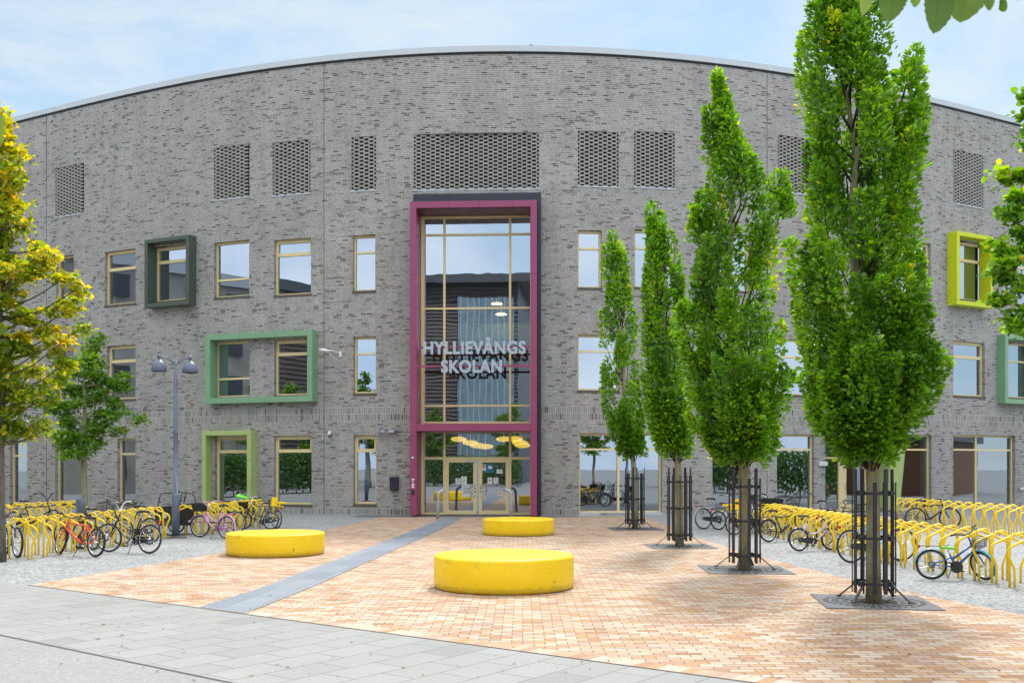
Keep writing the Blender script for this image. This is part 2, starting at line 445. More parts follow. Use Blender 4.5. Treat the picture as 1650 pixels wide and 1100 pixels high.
def concrete_yellow(name):
    """yellow painted concrete with dark pitted stains in a band on the sides"""
    m, nt, nd, lk, bs = new_mat(name)
    tc = nd.new('ShaderNodeTexCoord')
    n1 = nd.new('ShaderNodeTexNoise'); n1.inputs['Scale'].default_value = 1.6; n1.inputs['Detail'].default_value = 7; n1.inputs['Roughness'].default_value = 0.7
    lk.new(tc.outputs['Object'], n1.inputs['Vector'])
    r1 = ramp(nd, [(0.3, srgb(242, 200, 8)), (0.55, srgb(248, 211, 14)), (0.75, srgb(252, 220, 50))]); lk.new(n1.outputs['Fac'], r1.inputs['Fac'])
    mp = nd.new('ShaderNodeMapping'); mp.inputs['Scale'].default_value = (38, 38, 16); lk.new(tc.outputs['Object'], mp.inputs['Vector'])
    n2 = nd.new('ShaderNodeTexNoise'); n2.inputs['Scale'].default_value = 1; n2.inputs['Detail'].default_value = 4; n2.inputs['Roughness'].default_value = 0.8
    lk.new(mp.outputs['Vector'], n2.inputs['Vector'])
    n3 = nd.new('ShaderNodeTexNoise'); n3.inputs['Scale'].default_value = 1.5; n3.inputs['Detail'].default_value = 3
    lk.new(tc.outputs['Object'], n3.inputs['Vector'])
    r3 = ramp(nd, [(0.52, c4(0)), (0.72, c4(.24))]); lk.new(n3.outputs['Fac'], r3.inputs['Fac'])
    s = nd.new('ShaderNodeMath'); s.operation = 'ADD'; lk.new(n2.outputs['Fac'], s.inputs[0]); lk.new(r3.outputs['Color'], s.inputs[1])
    r2 = ramp(nd, [(0.70, c4(0)), (0.78, c4(.8))]); lk.new(s.outputs['Value'], r2.inputs['Fac'])
    mx = nd.new('ShaderNodeMix'); mx.data_type = 'RGBA'; lk.new(r2.outputs['Color'], mx.inputs['Factor']); lk.new(r1.outputs['Color'], mx.inputs['A']); mx.inputs['B'].default_value = c4(.12, .085, .02)
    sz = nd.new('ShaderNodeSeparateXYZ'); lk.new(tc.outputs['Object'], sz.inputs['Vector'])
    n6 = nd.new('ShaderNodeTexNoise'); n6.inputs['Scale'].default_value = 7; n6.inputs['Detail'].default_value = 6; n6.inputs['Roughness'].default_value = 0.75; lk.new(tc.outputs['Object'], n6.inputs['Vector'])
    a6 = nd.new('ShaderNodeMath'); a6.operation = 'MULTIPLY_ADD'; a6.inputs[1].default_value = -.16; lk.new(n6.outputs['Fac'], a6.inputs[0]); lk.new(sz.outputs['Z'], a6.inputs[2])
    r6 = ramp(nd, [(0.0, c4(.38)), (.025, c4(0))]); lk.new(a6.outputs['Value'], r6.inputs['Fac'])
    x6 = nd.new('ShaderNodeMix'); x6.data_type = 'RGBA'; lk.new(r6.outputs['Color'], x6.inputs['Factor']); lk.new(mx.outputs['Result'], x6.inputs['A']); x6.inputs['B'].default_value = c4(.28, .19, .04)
    n7 = nd.new('ShaderNodeTexNoise'); n7.inputs['Scale'].default_value = 5; n7.inputs['Detail'].default_value = 8; n7.inputs['Roughness'].default_value = 0.8; n7.inputs['Distortion'].default_value = 1.5; lk.new(tc.outputs['Object'], n7.inputs['Vector'])
    r7 = ramp(nd, [(0.64, c4(0)), (.72, c4(.22))]); lk.new(n7.outputs['Fac'], r7.inputs['Fac'])
    x7 = nd.new('ShaderNodeMix'); x7.data_type = 'RGBA'; lk.new(r7.outputs['Color'], x7.inputs['Factor']); lk.new(x6.outputs['Result'], x7.inputs['A']); x7.inputs['B'].default_value = c4(.86, .72, .30)
    lk.new(x7.outputs['Result'], bs.inputs['Base Color']); bs.inputs['Roughness'].default_value = 0.42; bs.inputs['Specular IOR Level'].default_value = 0.5
    n4 = nd.new('ShaderNodeTexNoise'); n4.inputs['Scale'].default_value = 40; n4.inputs['Detail'].default_value = 5; lk.new(tc.outputs['Object'], n4.inputs['Vector'])
    bp = nd.new('ShaderNodeBump'); bp.inputs['Strength'].default_value = 0.25; bp.inputs['Distance'].default_value = 0.01
    lk.new(n4.outputs['Fac'], bp.inputs['Height']); lk.new(bp.outputs['Normal'], bs.inputs['Normal'])
    return m

def emit_mat(name, col, s):
    m, nt, nd, lk, bs = new_mat(name)
    bs.inputs['Base Color'].default_value = (*col, 1); bs.inputs['Emission Color'].default_value = (*col, 1); bs.inputs['Emission Strength'].default_value = s
    return m

def tint_mat(name, stops, rough=0.9):
    m, nt, nd, lk, bs = new_mat(name)
    at_ = nd.new('ShaderNodeAttribute'); at_.attribute_name = 'tint'
    tc = nd.new('ShaderNodeTexCoord')
    rp = ramp(nd, stops); lk.new(at_.outputs['Fac'], rp.inputs['Fac'])
    nz = nd.new('ShaderNodeTexNoise'); nz.inputs['Scale'].default_value = 22; nz.inputs['Detail'].default_value = 4; lk.new(tc.outputs['Object'], nz.inputs['Vector'])
    r3 = ramp(nd, [(0.3, c4(.85)), (0.7, c4(1.15))]); lk.new(nz.outputs['Fac'], r3.inputs['Fac'])
    mm = nd.new('ShaderNodeMix'); mm.data_type = 'RGBA'; mm.blend_type = 'MULTIPLY'; mm.inputs['Factor'].default_value = 1
    lk.new(rp.outputs['Color'], mm.inputs['A']); lk.new(r3.outputs['Color'], mm.inputs['B'])
    lk.new(mm.outputs['Result'], bs.inputs['Base Color']); bs.inputs['Roughness'].default_value = rough; bs.inputs['Specular IOR Level'].default_value = 0.2
    return m

M = {}
M['brick'] = brick_mat('grey_brick', 0.262, 0.0755)
M['soldier'] = brick_mat('grey_brick_upright', 0.0755, 0.262, offset=0.0, freq=2, squash=1, sqf=2, wild=False)
M['joint'] = paint('expansion_joint_dark', c4(.07, .065, .06), 0.9, .1)
M['screen_brick'] = tint_mat('grey_brick_single', [(p, (min(1, c[0] * 1.1), min(1, c[1] * 1.1), min(1, c[2] * 1.1), 1)) for p, c in BRICK_STOPS])
M['coping'] = paint('pale_zinc', c4(.50, .53, .56), 0.5, .05, 2.0, 0.1)
M['dark_gap_and_shade'] = paint('dark_gap_and_shade', c4(.03), 0.9)
M['frame'] = paint('oak_yellow_frame', srgb(226, 206, 156), 0.5, .05, 5)
M['glass'] = glass_mat('window_glass', 0.46)
M['glass_low'] = glass_mat('window_glass_clear', 0.40, (.70, .78, .76))
M['inner'] = paint('interior_plaster', c4(.22, .23, .23), 0.8)
M['inner_floor'] = paint('interior_floor', c4(.10, .095, .085), 0.5)
M['reveal_strip'] = paint('teal_grey_reveal_strip', srgb(104, 132, 132), 0.85, .12, 3)
M['blind'] = paint('pale_blind', srgb(190, 205, 200), 0.8)
M['sill'] = paint('brown_brick_sill', c4(.11, .092, .08), 0.9, .25, 12)
M['zinc'] = paint('zinc_flashing', c4(.45, .47, .5), 0.4, .06, 4, 0.4)
M['navy'] = paint('navy_black_cladding', srgb(38, 42, 54), 0.4, .08)
M['magenta'] = paint('magenta_cladding', srgb(146, 62, 100), 0.4, .05, 2)
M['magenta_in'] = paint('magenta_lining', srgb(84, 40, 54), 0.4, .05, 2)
M['darkgreen'] = paint('dark_green_cladding', srgb(72, 84, 72), 0.4, .06, 2)
M['sage'] = paint('sage_green_cladding', srgb(124, 162, 126), 0.4, .06, 2)
M['lightgreen'] = paint('light_green_cladding', srgb(166, 184, 118), 0.42, .05, 2)
M['lime'] = paint('lime_yellow_cladding', srgb(196, 206, 22), 0.4, .05, 2)
M['steel'] = paint('brushed_steel', c4(.5, .51, .53), 0.35, .06, 8, 0.8)
M['galv'] = paint('galvanised_steel', c4(.42, .44, .47), 0.5, .15, 18, 0.5)
M['letter'] = paint('grey_letter_metal', srgb(170, 178, 190), 0.45, .05, 3, 0.1)
M['white'] = paint('white_paint', c4(.78), 0.45, .04)
M['black'] = paint('black_steel', c4(.022, .021, .026), 0.45, .2, 8)
M['blackp'] = paint('black_plastic', c4(.025), 0.5, .15, 20)
M['rubber'] = paint('tyre_rubber', c4(.022), 0.85, .2, 30)
M['chrome'] = paint('bright_alloy', c4(.62, .63, .65), 0.28, .05, 10, 0.85)
M['lampgrey'] = paint('lamp_blue_grey', srgb(98, 108, 126), 0.42, .06, 4, 0.2)
M['yellow'] = paint('yellow_powder_coat', srgb(252, 212, 10), 0.35, .06, 9, 0.0, 0, 60, 0.5, 0.2)
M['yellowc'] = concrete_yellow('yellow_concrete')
M['grate'] = paint('cast_iron_grate', c4(.115, .12, .13), 0.75, .2, 14, 0.0, 0.2, 80)
M['soil'] = gravel_mat('planting_soil', [c4(.10, .085, .07), c4(.22, .2, .17), c4(.34, .32, .28)], 42)
M['bark'] = bark_mat('oak_bark', c4(.32, .29, .22), srgb(160, 148, 58), 0.45)
M['bark2'] = bark_mat('maple_bark', c4(.16, .145, .125), srgb(110, 112, 60), 0.35)
M['branch'] = bark_mat('dark_branch_bark', c4(.06, .05, .042), srgb(60, 60, 30), 0.2)
OAK = [(0.0, c4(0.045, 0.128, 0.008)), (0.35, c4(0.111, 0.288, 0.011)), (0.65, c4(0.238, 0.483, 0.015)), (0.85, c4(0.402, 0.630, 0.024)), (0.94, c4(0.624, 0.630, 0.033)), (1.0, c4(0.682, 0.537, 0.040))]
M['oakleaf'] = leaf_mat('oak_leaves', OAK)
M['mapleleaf'] = leaf_mat('maple_leaves_turning', [(0.0, c4(.09, .20, .01)), (0.3, c4(.21, .36, .014)), (0.55, c4(.42, .45, .02)), (0.80, c4(.66, .56, .03)), (0.95, c4(.70, .48, .035)), (1.0, c4(.64, .32, .035))], 0.6, 0.05, (1.95, 1.45, .45))
M['greenleaf'] = leaf_mat('field_maple_leaves', [(0.0, c4(.05, .14, .012)), (0.5, c4(.13, .29, .018)), (0.9, c4(.23, .40, .028)), (1.0, c4(.32, .38, .03))])
M['nearleaf'] = leaf_mat('lime_tree_leaves', [(0.0, c4(.06, .125, .025)), (0.5, c4(.095, .18, .032)), (1.0, c4(.22, .32, .08))], 0.55, 0.02)
M['gravel'] = gravel_mat('pale_crushed_stone', [c4(0.155, 0.162, 0.173), c4(0.268, 0.279, 0.289), c4(0.325, 0.335, 0.345), c4(0.395, 0.405, 0.412)], 24)
M['asphalt'] = gravel_mat('pale_asphalt', [c4(0.234, 0.232, 0.239), c4(0.279, 0.277, 0.284), c4(0.297, 0.295, 0.302), c4(0.342, 0.340, 0.344)], 95, 0.3, (.93, 1.05))
PAV = [(0.0, c4(0.475, 0.374, 0.280)), (0.16, c4(0.515, 0.439, 0.373)), (0.28, c4(0.408, 0.236, 0.120)), (0.40, c4(0.475, 0.328, 0.212)), (0.50, c4(0.523, 0.439, 0.360)), (0.60, c4(0.427, 0.275, 0.167)),
       (0.72, c4(0.503, 0.400, 0.307)), (0.80, c4(0.367, 0.217, 0.140)), (0.88, c4(0.462, 0.341, 0.287)), (1.0, c4(0.313, 0.177, 0.100))]
M['plaza'] = paving_mat('orange_clay_pavers', 0.252, 0.126, R(-0.6), PAV, 0.014, c4(0.164, 0.117, 0.081))
EDGE = math.atan2(9.43 - 17.19, 2.24 + 8.12)
M['plaza_edge'] = paving_mat('orange_clay_edge_course', 0.13, 0.262, EDGE, PAV, 0.007, c4(.30, .25, .19), (2.24, 9.43), 0.0)
SLB = [(0.0, c4(0.233, 0.237, 0.236)), (0.12, c4(0.271, 0.276, 0.271)), (0.5, c4(0.278, 0.284, 0.280)), (0.88, c4(0.293, 0.300, 0.296)), (1.0, c4(0.259, 0.267, 0.265))]
M['slabs'] = paving_mat('pale_concrete_slabs', 0.70, 0.438, EDGE + math.pi / 2, SLB, 0.019, c4(.17, .175, .17), (2.24, 9.43), 0.5, 0.004, (.94, 1.05), 0.035, 0.8)
STR = [(0.0, c4(0.185, 0.218, 0.261)), (0.5, c4(0.213, 0.245, 0.289)), (1.0, c4(0.238, 0.269, 0.309))]
M['strip'] = paving_mat('grey_stone_strip', 1.2, 0.395, math.atan2(37.4 - 14.44, -2.70 + 4.41), STR, 0.008, c4(.10, .11, .12), (-4.41, 14.44), 0.0, 0.004, (.93, 1.06), 0.045, 0.6)
M['dkstone'] = paint('dark_door_stone', c4(.13, .135, .145), 0.7, .12, 4, 0, 0.2)

# ================================================================== GROUND
def sheet(name, pts, z, mat, kind='structure', thick=None):
    b = MB()
    b.add([(p[0], p[1], z) for p in pts], [tuple(range(len(pts)))], 0)
    o = b.build(name, mat)
    return tag(o, kind=kind)

gr = MB()
n = 12; S = 420.0
gr.add([(-S + 2 * S * i / n, -S + 2 * S * j / n, 0) for j in range(n + 1) for i in range(n + 1)],
       [(j * (n + 1) + i, j * (n + 1) + i + 1, (j + 1) * (n + 1) + i + 1, (j + 1) * (n + 1) + i) for j in range(n) for i in range(n)])
tag(gr.build('ground', M['gravel']), kind='structure')

def lin(a, b, x):                                    # point on the line a-b at column x
    t = (x - a[0]) / (b[0] - a[0]); return (x, a[1] + t * (b[1] - a[1]))
PA, PB = (-8.12, 17.19), (2.24, 9.43)                # plaza's front edge
plaza_left = [(-8.12, 17.19), (-7.3, 20.6), (-6.64, 23.74), (-6.15, 28.0), (-5.85, 31.9), (-5.5, 35.5), (-5.14, 40.5)]
plaza_right = [(5.22, 40.5), (5.17, 36), (5.11, 29.7), (5.30, 25.04), (5.65, 20.5), (6.15, 16.75), (6.57, 14.95), (6.92, 13.5), (7.9, 10.0), (9.6, 4.6)]
sheet('plaza_paving', [PB] + [lin(PA, PB, 9.6)] + plaza_right[::-1] + plaza_left[::-1] , 0.004, M['plaza'])
ex, ey = math.cos(EDGE), math.sin(EDGE)
nx, ny = -ey, ex
def off(p, d): return (p[0] + nx * d, p[1] + ny * d)
edge_far = lin(PA, PB, 9.6)
sheet('plaza_edge_course', [PA, edge_far, off(edge_far, .262), off(PA, .262)], 0.008, M['plaza_edge'])
sheet('paving_joint', [off(PA, -.03), off(edge_far, -.03), edge_far, PA], 0.0065, M['joint'])
# grey stone strip crossing the plaza to the door
sl = [(-4.41, 14.44), (-4.09, 16.75), (-2.97, 32.7), (-2.62, 39.4)]
srt = [(-3.60, 13.83), (-3.30, 16.75), (-2.2, 32.7), (-1.86, 39.4)]
sheet('stone_strip', srt + sl[::-1], 0.012, M['strip'])
# pale slab pavement and the asphalt road in front of it
AA, AB = (-6.02, 12.04), (-2.63, 9.43)
fl = lin(PA, PB, -40); fr = lin(PA, PB, 9.6)
al = lin(AA, AB, -40); ar = lin(AA, AB, 9.6)
sheet('slab_pavement', [al, ar, off(fr, -.03), off(PA, -.03), off(fl, -.03)], 0.004, M['slabs'])
sheet('kerb_joint', [al, ar, off(ar, .04), off(al, .04)], 0.0065, M['joint'])
sheet('road', [(-40, -60), (40, -60), lin(AA, AB, 40), al], 0.004, M['asphalt'])
sheet('door_apron', [(-6.2, 39.9), (2.6, 39.9), (2.6, 41.6), (-6.2, 41.6)], 0.008, M['dkstone'])

# fallen leaves and specks on the paving
fb = MB()
for i in range(170):
    px = rng.uniform(60, 1640); py = rng.uniform(930, 1098)
    p = gp(px, py); s = rng.uniform(.012, .035); a = rng.uniform(0, 6.28)
    T = Matrix.Translation((p.x, p.y, .014)) @ Matrix.Rotation(a, 4, 'Z') @ Matrix.Rotation(rng.uniform(-.4, .4), 4, 'X')
    fb.add([(-s, 0, 0), (0, -s * .45, .003), (s, 0, .001), (0, s * .45, .004)], [(0, 1, 2), (0, 2, 3)], 0, rnd=float(rng.uniform(0, 1)), M=T)
M['litter'] = tint_mat('dry_leaf_litter', [(0, c4(.06, .045, .03)), (.6, c4(.14, .10, .05)), (1, c4(.12, .13, .03))])
tag(fb.build('leaf_litter', M['litter']), 'small dry leaves and specks scattered over the paving', 'leaf litter', kind='stuff')

# ================================================================== BUILDING
TOPZ = 18.42            # top of the brickwork
bld = thing('school_building', 'long curved grey brick school building with coloured window boxes and a magenta entrance', 'building', (0, D0, 0))

class Plane:
    """flat piece of facade spanning photo columns x0..x1"""
    def __init__(s, x0, x1):
        s.X0, s.X1 = wx(x0), wx(x1)
        a = Vector((s.X0, wy(s.X0), 0)); b = Vector((s.X1, wy(s.X1), 0))
        s.P = (a + b) / 2; s.t = (b - a).normalized(); s.W = (b - a).length
        s.n = Vector((s.t.y, -s.t.x, 0))            # outward
        s.M = Matrix(((s.t.x, -s.n.x, 0, s.P.x), (s.t.y, -s.n.y, 0, s.P.y), (0, 0, 1, 0), (0, 0, 0, 1)))   # local x along, y inward, z up
    def px(s, px, py, b=0.0):
        """photo pixel -> (along, z) on the plane b metres outward"""
        o = s.P + s.n * b
        d = Vector(((px - CX) / F, 1, -(py - HY) / F))
        e = Vector((0, 0, EYE))
        t = (o - e).dot(s.n) / d.dot(s.n)
        q = e + d * t
        return (q - s.P).dot(s.t), q.z

openings = []           # (X0, X1, z0, z1, plane, depth)
def opening(x0, x1, y0, y1, dp):
    pl = Plane(x0, x1); mid = (x0 + x1) / 2
    z1 = wz(mid, y0); z0 = wz(mid, y1)
    openings.append((pl.X0, pl.X1, z0, z1, pl, dp))
    return pl, z0, z1

def window(x0, x1, y0, y1, trans=(), mull=(), dp=.26, reveal_strip=None, sash=None, sill=True, blind=False, low=False, fw=.075, to_ground=False):
    pl, z0, z1 = opening(x0, x1, y0, y1, dp)
    w = pl.W / 2; Mx = pl.M
    f0, f1 = dp - .09, dp + .01                       # frame depth range (local y inward)
    fr = MB(); gl = MB()
    fr.box(-w, w, f0, f1, z1 - fw * 1.15, z1, 0, Mx); fr.box(-w, w, f0, f1, z0, z0 + fw, 0, Mx)
    fr.box(-w, -w + fw, f0, f1, z0 + fw, z1 - fw * 1.15, 0, Mx); fr.box(w - fw, w, f0, f1, z0 + fw, z1 - fw * 1.15, 0, Mx)
    xs = [-w + fw]; zs = [z0 + fw]
    tz = sorted(pl.px((x0 + x1) / 2, t)[1] for t in trans)
    mx_ = sorted(pl.px(m, y0)[0] for m in mull)
    zb = [z0 + fw] + tz + [z1 - fw * 1.15]
    xb = [-w + fw] + mx_ + [w - fw]
    for t in tz: fr.box(-w + fw, w - fw, f0 - .006, f1, t - .04, t + .04, 0, Mx)
    for m in mx_:
        for i in range(len(zb) - 1):
            fr.box(m - .045, m + .045, f0 - .002, f1, zb[i] + (.04 if i else 0), zb[i + 1] - (.04 if i < len(zb) - 2 else 0), 0, Mx)
    if sash:                                          # thicker opening light in the top or bottom pane
        i = len(zb) - 2 if sash == 'top' else 0
        a, b = zb[i] + (.04 if i else 0), zb[i + 1] - (.04 if i < len(zb) - 2 else 0)
        for j in range(len(xb) - 1):
            l = xb[j] + (.045 if j else 0); r = xb[j + 1] - (.045 if j < len(xb) - 2 else 0); k = .05
            fr.box(l, r, f0 - .014, f0 + .05, b - k, b, 0, Mx); fr.box(l, r, f0 - .014, f0 + .05, a, a + k, 0, Mx)
            fr.box(l, l + k, f0 - .014, f0 + .05, a + k, b - k, 0, Mx); fr.box(r - k, r, f0 - .014, f0 + .05, a + k, b - k, 0, Mx)
    win = fr.build('window', M['frame'], bld, True)
    gl.quad((-w + .03, f0 + .055, z0 + .03), (w - .03, f0 + .055, z0 + .03), (w - .03, f0 + .055, z1 - .03), (-w + .03, f0 + .055, z1 - .03), 0, None, Mx)
    gl.build('pane', M['glass_low'] if low else M['glass'], win, True)
    if reveal_strip:  # added teal strip stands in for the side reveal reflected in the glass
        cb = MB()
        for side in (reveal_strip if isinstance(reveal_strip, tuple) else (reveal_strip,)):
            cw = .30 * min(1, w); N = 10
            a0 = -w + .02 if side == 'l' else w - .02 - cw
            v = []
            for i in range(N + 1):
                yy = dp + .10 + .02 * math.sin(i * 1.9)
                v += [(a0 + cw * i / N, yy, z0 + .02), (a0 + cw * i / N, yy, z1 - .02)]
            cb.add(v, [(2 * i, 2 * i + 2, 2 * i + 3, 2 * i + 1) for i in range(N)], 0, True, M=Mx)
        cb.build('reveal_strip', M['reveal_strip'], win, True)
    if blind:
        bb = MB(); bb.box(-w + .05, w - .05, dp + .06, dp + .075, z1 - (z1 - z0) * blind, z1 - .06, 0, Mx); bb.build('blind', M['blind'], win, True)
    if sill:
        sb = MB()
        if to_ground: sb.box(-w - .02, w + .02, -.035, dp - .1, z0 - .10, z0 + .012, 0, Mx); sb.build('sill', M['coping'], win, True)
        else:
            sb.box(-w - .03, w + .03, -.02, dp - .1, z0 - .10, z0 + .006, 0, Mx)
            sb.build('sill', M['sill'], win, True)
    return win

# --- third storey
window(90, 119, 412, 497, (440,), reveal_strip='l')
window(168.7, 218.5, 403, 490, (433,), reveal_strip='l', sash='top')
pl_dg = None
window(249, 303.5, 396, 484, (421,), reveal_strip='l', sash='top')
window(345, 401.5, 388.5, 478, (449.5,), reveal_strip='l')
window(441.8, 501, 385, 474.5, (409.6,), reveal_strip='l', sash='top')
window(568.6, 605, 378.5, 468.5, (405.8,), reveal_strip='l')
window(931, 969.5, 371, 463.5, (399.6,))
window(1022.9, 1087.8, 371, 463.5, (399.6,))
window(1148, 1209, 377, 468, (404,), reveal_strip='r')
window(1448, 1499.8, 389, 479, (415,), reveal_strip='r', sash='top')
window(1544, 1591, 391, 484, (421,), reveal_strip='r', sash='top')
window(1617, 1668, 402, 490, (430,), reveal_strip='r')
# --- second storey
window(92, 119, 561, 646, (585,))
window(172, 218.5, 556, 643, (582,), sash='top', blind=.2)
window(345.5, 402.5, 550, 639.5, (609.5,), reveal_strip='l')
window(442, 501, 547, 636.5, (570.5,), reveal_strip='l', sash='top')
window(569.5, 606, 542, 633.5, (569.5,), blind=.3)
window(931, 998, 539, 629, (565.7,))
window(1248, 1310, 546, 636, (575,), reveal_strip='r')
window(1536, 1587, 550.5, 638, (576,), reveal_strip='r', sash='top')
window(1622, 1660, 553, 641, (582,), reveal_strip='r')
# --- ground storey
window(16, 43.5, 709.5, 811, (734,), reveal_strip='l', low=True)
window(89, 134, 708.5, 811, (735,), reveal_strip='l', low=True)
window(189, 218.5, 706, 810.5, (731,), reveal_strip='l', low=True)
window(346, 401, 702.5, 811, (728,), reveal_strip='l', sash='top', low=True, fw=.1)
window(441.5, 502, 701.5, 812.5, (727,), reveal_strip='l', sash='top', low=True, fw=.09)
window(569.8, 606.5, 700.5, 812, (726.3,), sash='top', low=True, fw=.09)
window(933.5, 1066.7, 698, 826, (723.6,), (998,), low=True, to_ground=True)
window(1148, 1209, 699, 825, (724,), low=True, to_ground=True)
window(1252, 1312, 699.5, 823.5, (724,), reveal_strip='r', low=True, to_ground=True)
window(1450, 1501, 700, 820.5, (724,), reveal_strip='r', low=True, to_ground=True)
window(1536, 1636, 701, 816, (724.5,), (1577.7,), reveal_strip=('r',), low=True, to_ground=True)

# --- brick screens
def screen(x0, x1, y0, y1):
    dp = .30
    pl, z0, z1 = opening(x0, x1, y0, y1, dp)
    w = pl.W / 2; b = MB(); ch = .077
    nrow = max(1, round((z1 - z0 - .05) / ch)); ch = (z1 - z0 - .05) / nrow
    npit = max(1, round(pl.W / .193)); pit = pl.W / npit
    for r in range(nrow):
        za = z0 + .05 + r * ch
        k = -1
        while True:
            c = -w + (k * 2 + (r % 2)) * pit
            if c > w: break
            a0, a1 = max(-w, c - pit * .60), min(w, c + pit * .60)
            if a1 - a0 > .02: b.box(a0, a1, .02, .13, za, za + ch - .012, 0, pl.M, .1 + float(rng.random()) * .7)
            k += 1
    s = b.build('brick_screen', M['screen_brick'], bld, True)
    k = MB(); k.box(-w, w, dp - .01, dp + .02, z0, z1, 0, pl.M); k.build('louvre_backing', M['louvre'], s, True)
    f = MB(); f.box(-w - .03, w + .03, -.03, .16, z0, z0 + .045, 0, pl.M); f.build('sill', M['coping'], s, True)
M['louvre'] = paint('dark_red_louvre', c4(.010, .006, .007), 0.8, .6, 3)
screen(89, 135.5, 267, 348); screen(344.3, 402, 235, 321); screen(438.9, 500.3, 227.5, 315); screen(566.2, 606, 220, 308.5)
screen(666.5, 868.3, 214, 305); screen(931, 997, 212, 302); screen(1021.7, 1087.5, 213, 304); screen(1253, 1312, 221, 313); screen(1535.8, 1584.5, 246, 333)

# --- entrance opening and the second door
ent = Plane(661, 871)
openings.append((wx(667), wx(862), 0.0, wz(766, 330), Plane(667, 862), .36))
d2 = Plane(1330, 1446)
openings.append((d2.X0, d2.X1, 0.0, wz(1388, 700), d2, .36))

# --- wall grid
XL, XR = -30.0, 30.0
joints = [75, 522, 1236, 1575 if False else 1690]
Xs = {round(XL, 4), round(XR, 4)}
jr = []
for j in joints:
    x = wx(j); jr.append((x - .014, x + .014)); Xs |= {round(x - .014, 4), round(x + .014, 4)}
zb = [(4.335, 'e'), (4.085, 'e'), (3.835, 'e'), (.285, 'e'), (.02, 'e')]
BAND = [(3.831, 4.355), (0.02, .283)]
Zs = {0.0, TOPZ}
for a, b in BAND: Zs |= {a, b}
for (a, b, z0, z1, p, d) in openings: Xs |= {round(a, 4), round(b, 4)}; Zs |= {round(z0, 4), round(z1, 4)}
xs = sorted(Xs); full = [xs[0]]
for a, b in zip(xs, xs[1:]):
    k = max(1, int(math.ceil((b - a) / .7)))
    full += [a + (b - a) * i / k for i in range(1, k + 1)]
xs = full; zs = sorted(Zs)
wall = MB()
arcs = [arc(x) for x in xs]
for i in range(len(xs) - 1):
    xm = (xs[i] + xs[i + 1]) / 2
    isj = any(a < xm < b for a, b in jr)
    for j in range(len(zs) - 1):
        zm = (zs[j] + zs[j + 1]) / 2
        if zs[j + 1] - zs[j] < 1e-5: continue
        if any(a < xm < b and c < zm < d for (a, b, c, d, _, _) in openings): continue
        m = 0
        if any(a < zm < b for a, b in BAND): m = 1
        if isj: m = 2
        u0, u1 = arcs[i], arcs[i + 1]; v0, v1 = zs[j], zs[j + 1]
        k = 0.0
        if m == 1:
            base = [a for a, b in BAND if a < zm < b][0]
            k = base
        uv = [(u0, v0 - k), (u1, v0 - k), (u1, v1 - k), (u0, v1 - k)]
        wall.add([(xs[i], wy(xs[i]), v0), (xs[i + 1], wy(xs[i + 1]), v0), (xs[i + 1], wy(xs[i + 1]), v1), (xs[i], wy(xs[i]), v1)], [(0, 1, 2, 3)], m, False, [uv])
# reveals
for (a, b, z0, z1, pl, dp) in openings:
    ins = -pl.n * dp
    seg = [x for x in xs if a - 1e-5 <= x <= b + 1e-5]
    for x, s in ((a, 1), (b, -1)):
        p = Vector((x, wy(x), 0)); q = p + ins; u = arc(x)
        vv = [(p.x, p.y, z0), (q.x, q.y, z0), (q.x, q.y, z1), (p.x, p.y, z1)]
        uu = [(u, z0), (u + dp, z0), (u + dp, z1), (u, z1)]
        if s < 0: vv.reverse(); uu.reverse()
        wall.add(vv, [(0, 1, 2, 3)], 0, False, [uu])
    for c, d in zip(seg, seg[1:]):
        p = Vector((c, wy(c), 0)); q = Vector((d, wy(d), 0))
        for z in (z0, z1):
            if z < .01: continue
            wall.add([(p.x, p.y, z), (q.x, q.y, z), (q.x + ins.x, q.y + ins.y, z), (p.x + ins.x, p.y + ins.y, z)], [(0, 1, 2, 3)], 0, False,
                     [[(arc(c), z), (arc(d), z), (arc(d), z + dp), (arc(c), z + dp)]])
# return walls at both ends and at the back
BK = D0 + 34
for X, s in ((XL, 1), (XR, -1)):
    y0 = wy(X)
    wall.add([(X, y0, 0), (X, BK, 0), (X, BK, TOPZ), (X, y0, TOPZ)], [(0, 1, 2, 3)], 0, False, [[(0, 0), (BK - y0, 0), (BK - y0, TOPZ), (0, TOPZ)]])
wall.add([(XL, BK, 0), (XR, BK, 0), (XR, BK, TOPZ), (XL, BK, TOPZ)], [(0, 1, 2, 3)], 0, False, [[(0, 0), (60, 0), (60, TOPZ), (0, TOPZ)]])
wall.build('brick_wall', [M['brick'], M['soldier'], M['joint']], bld, True)

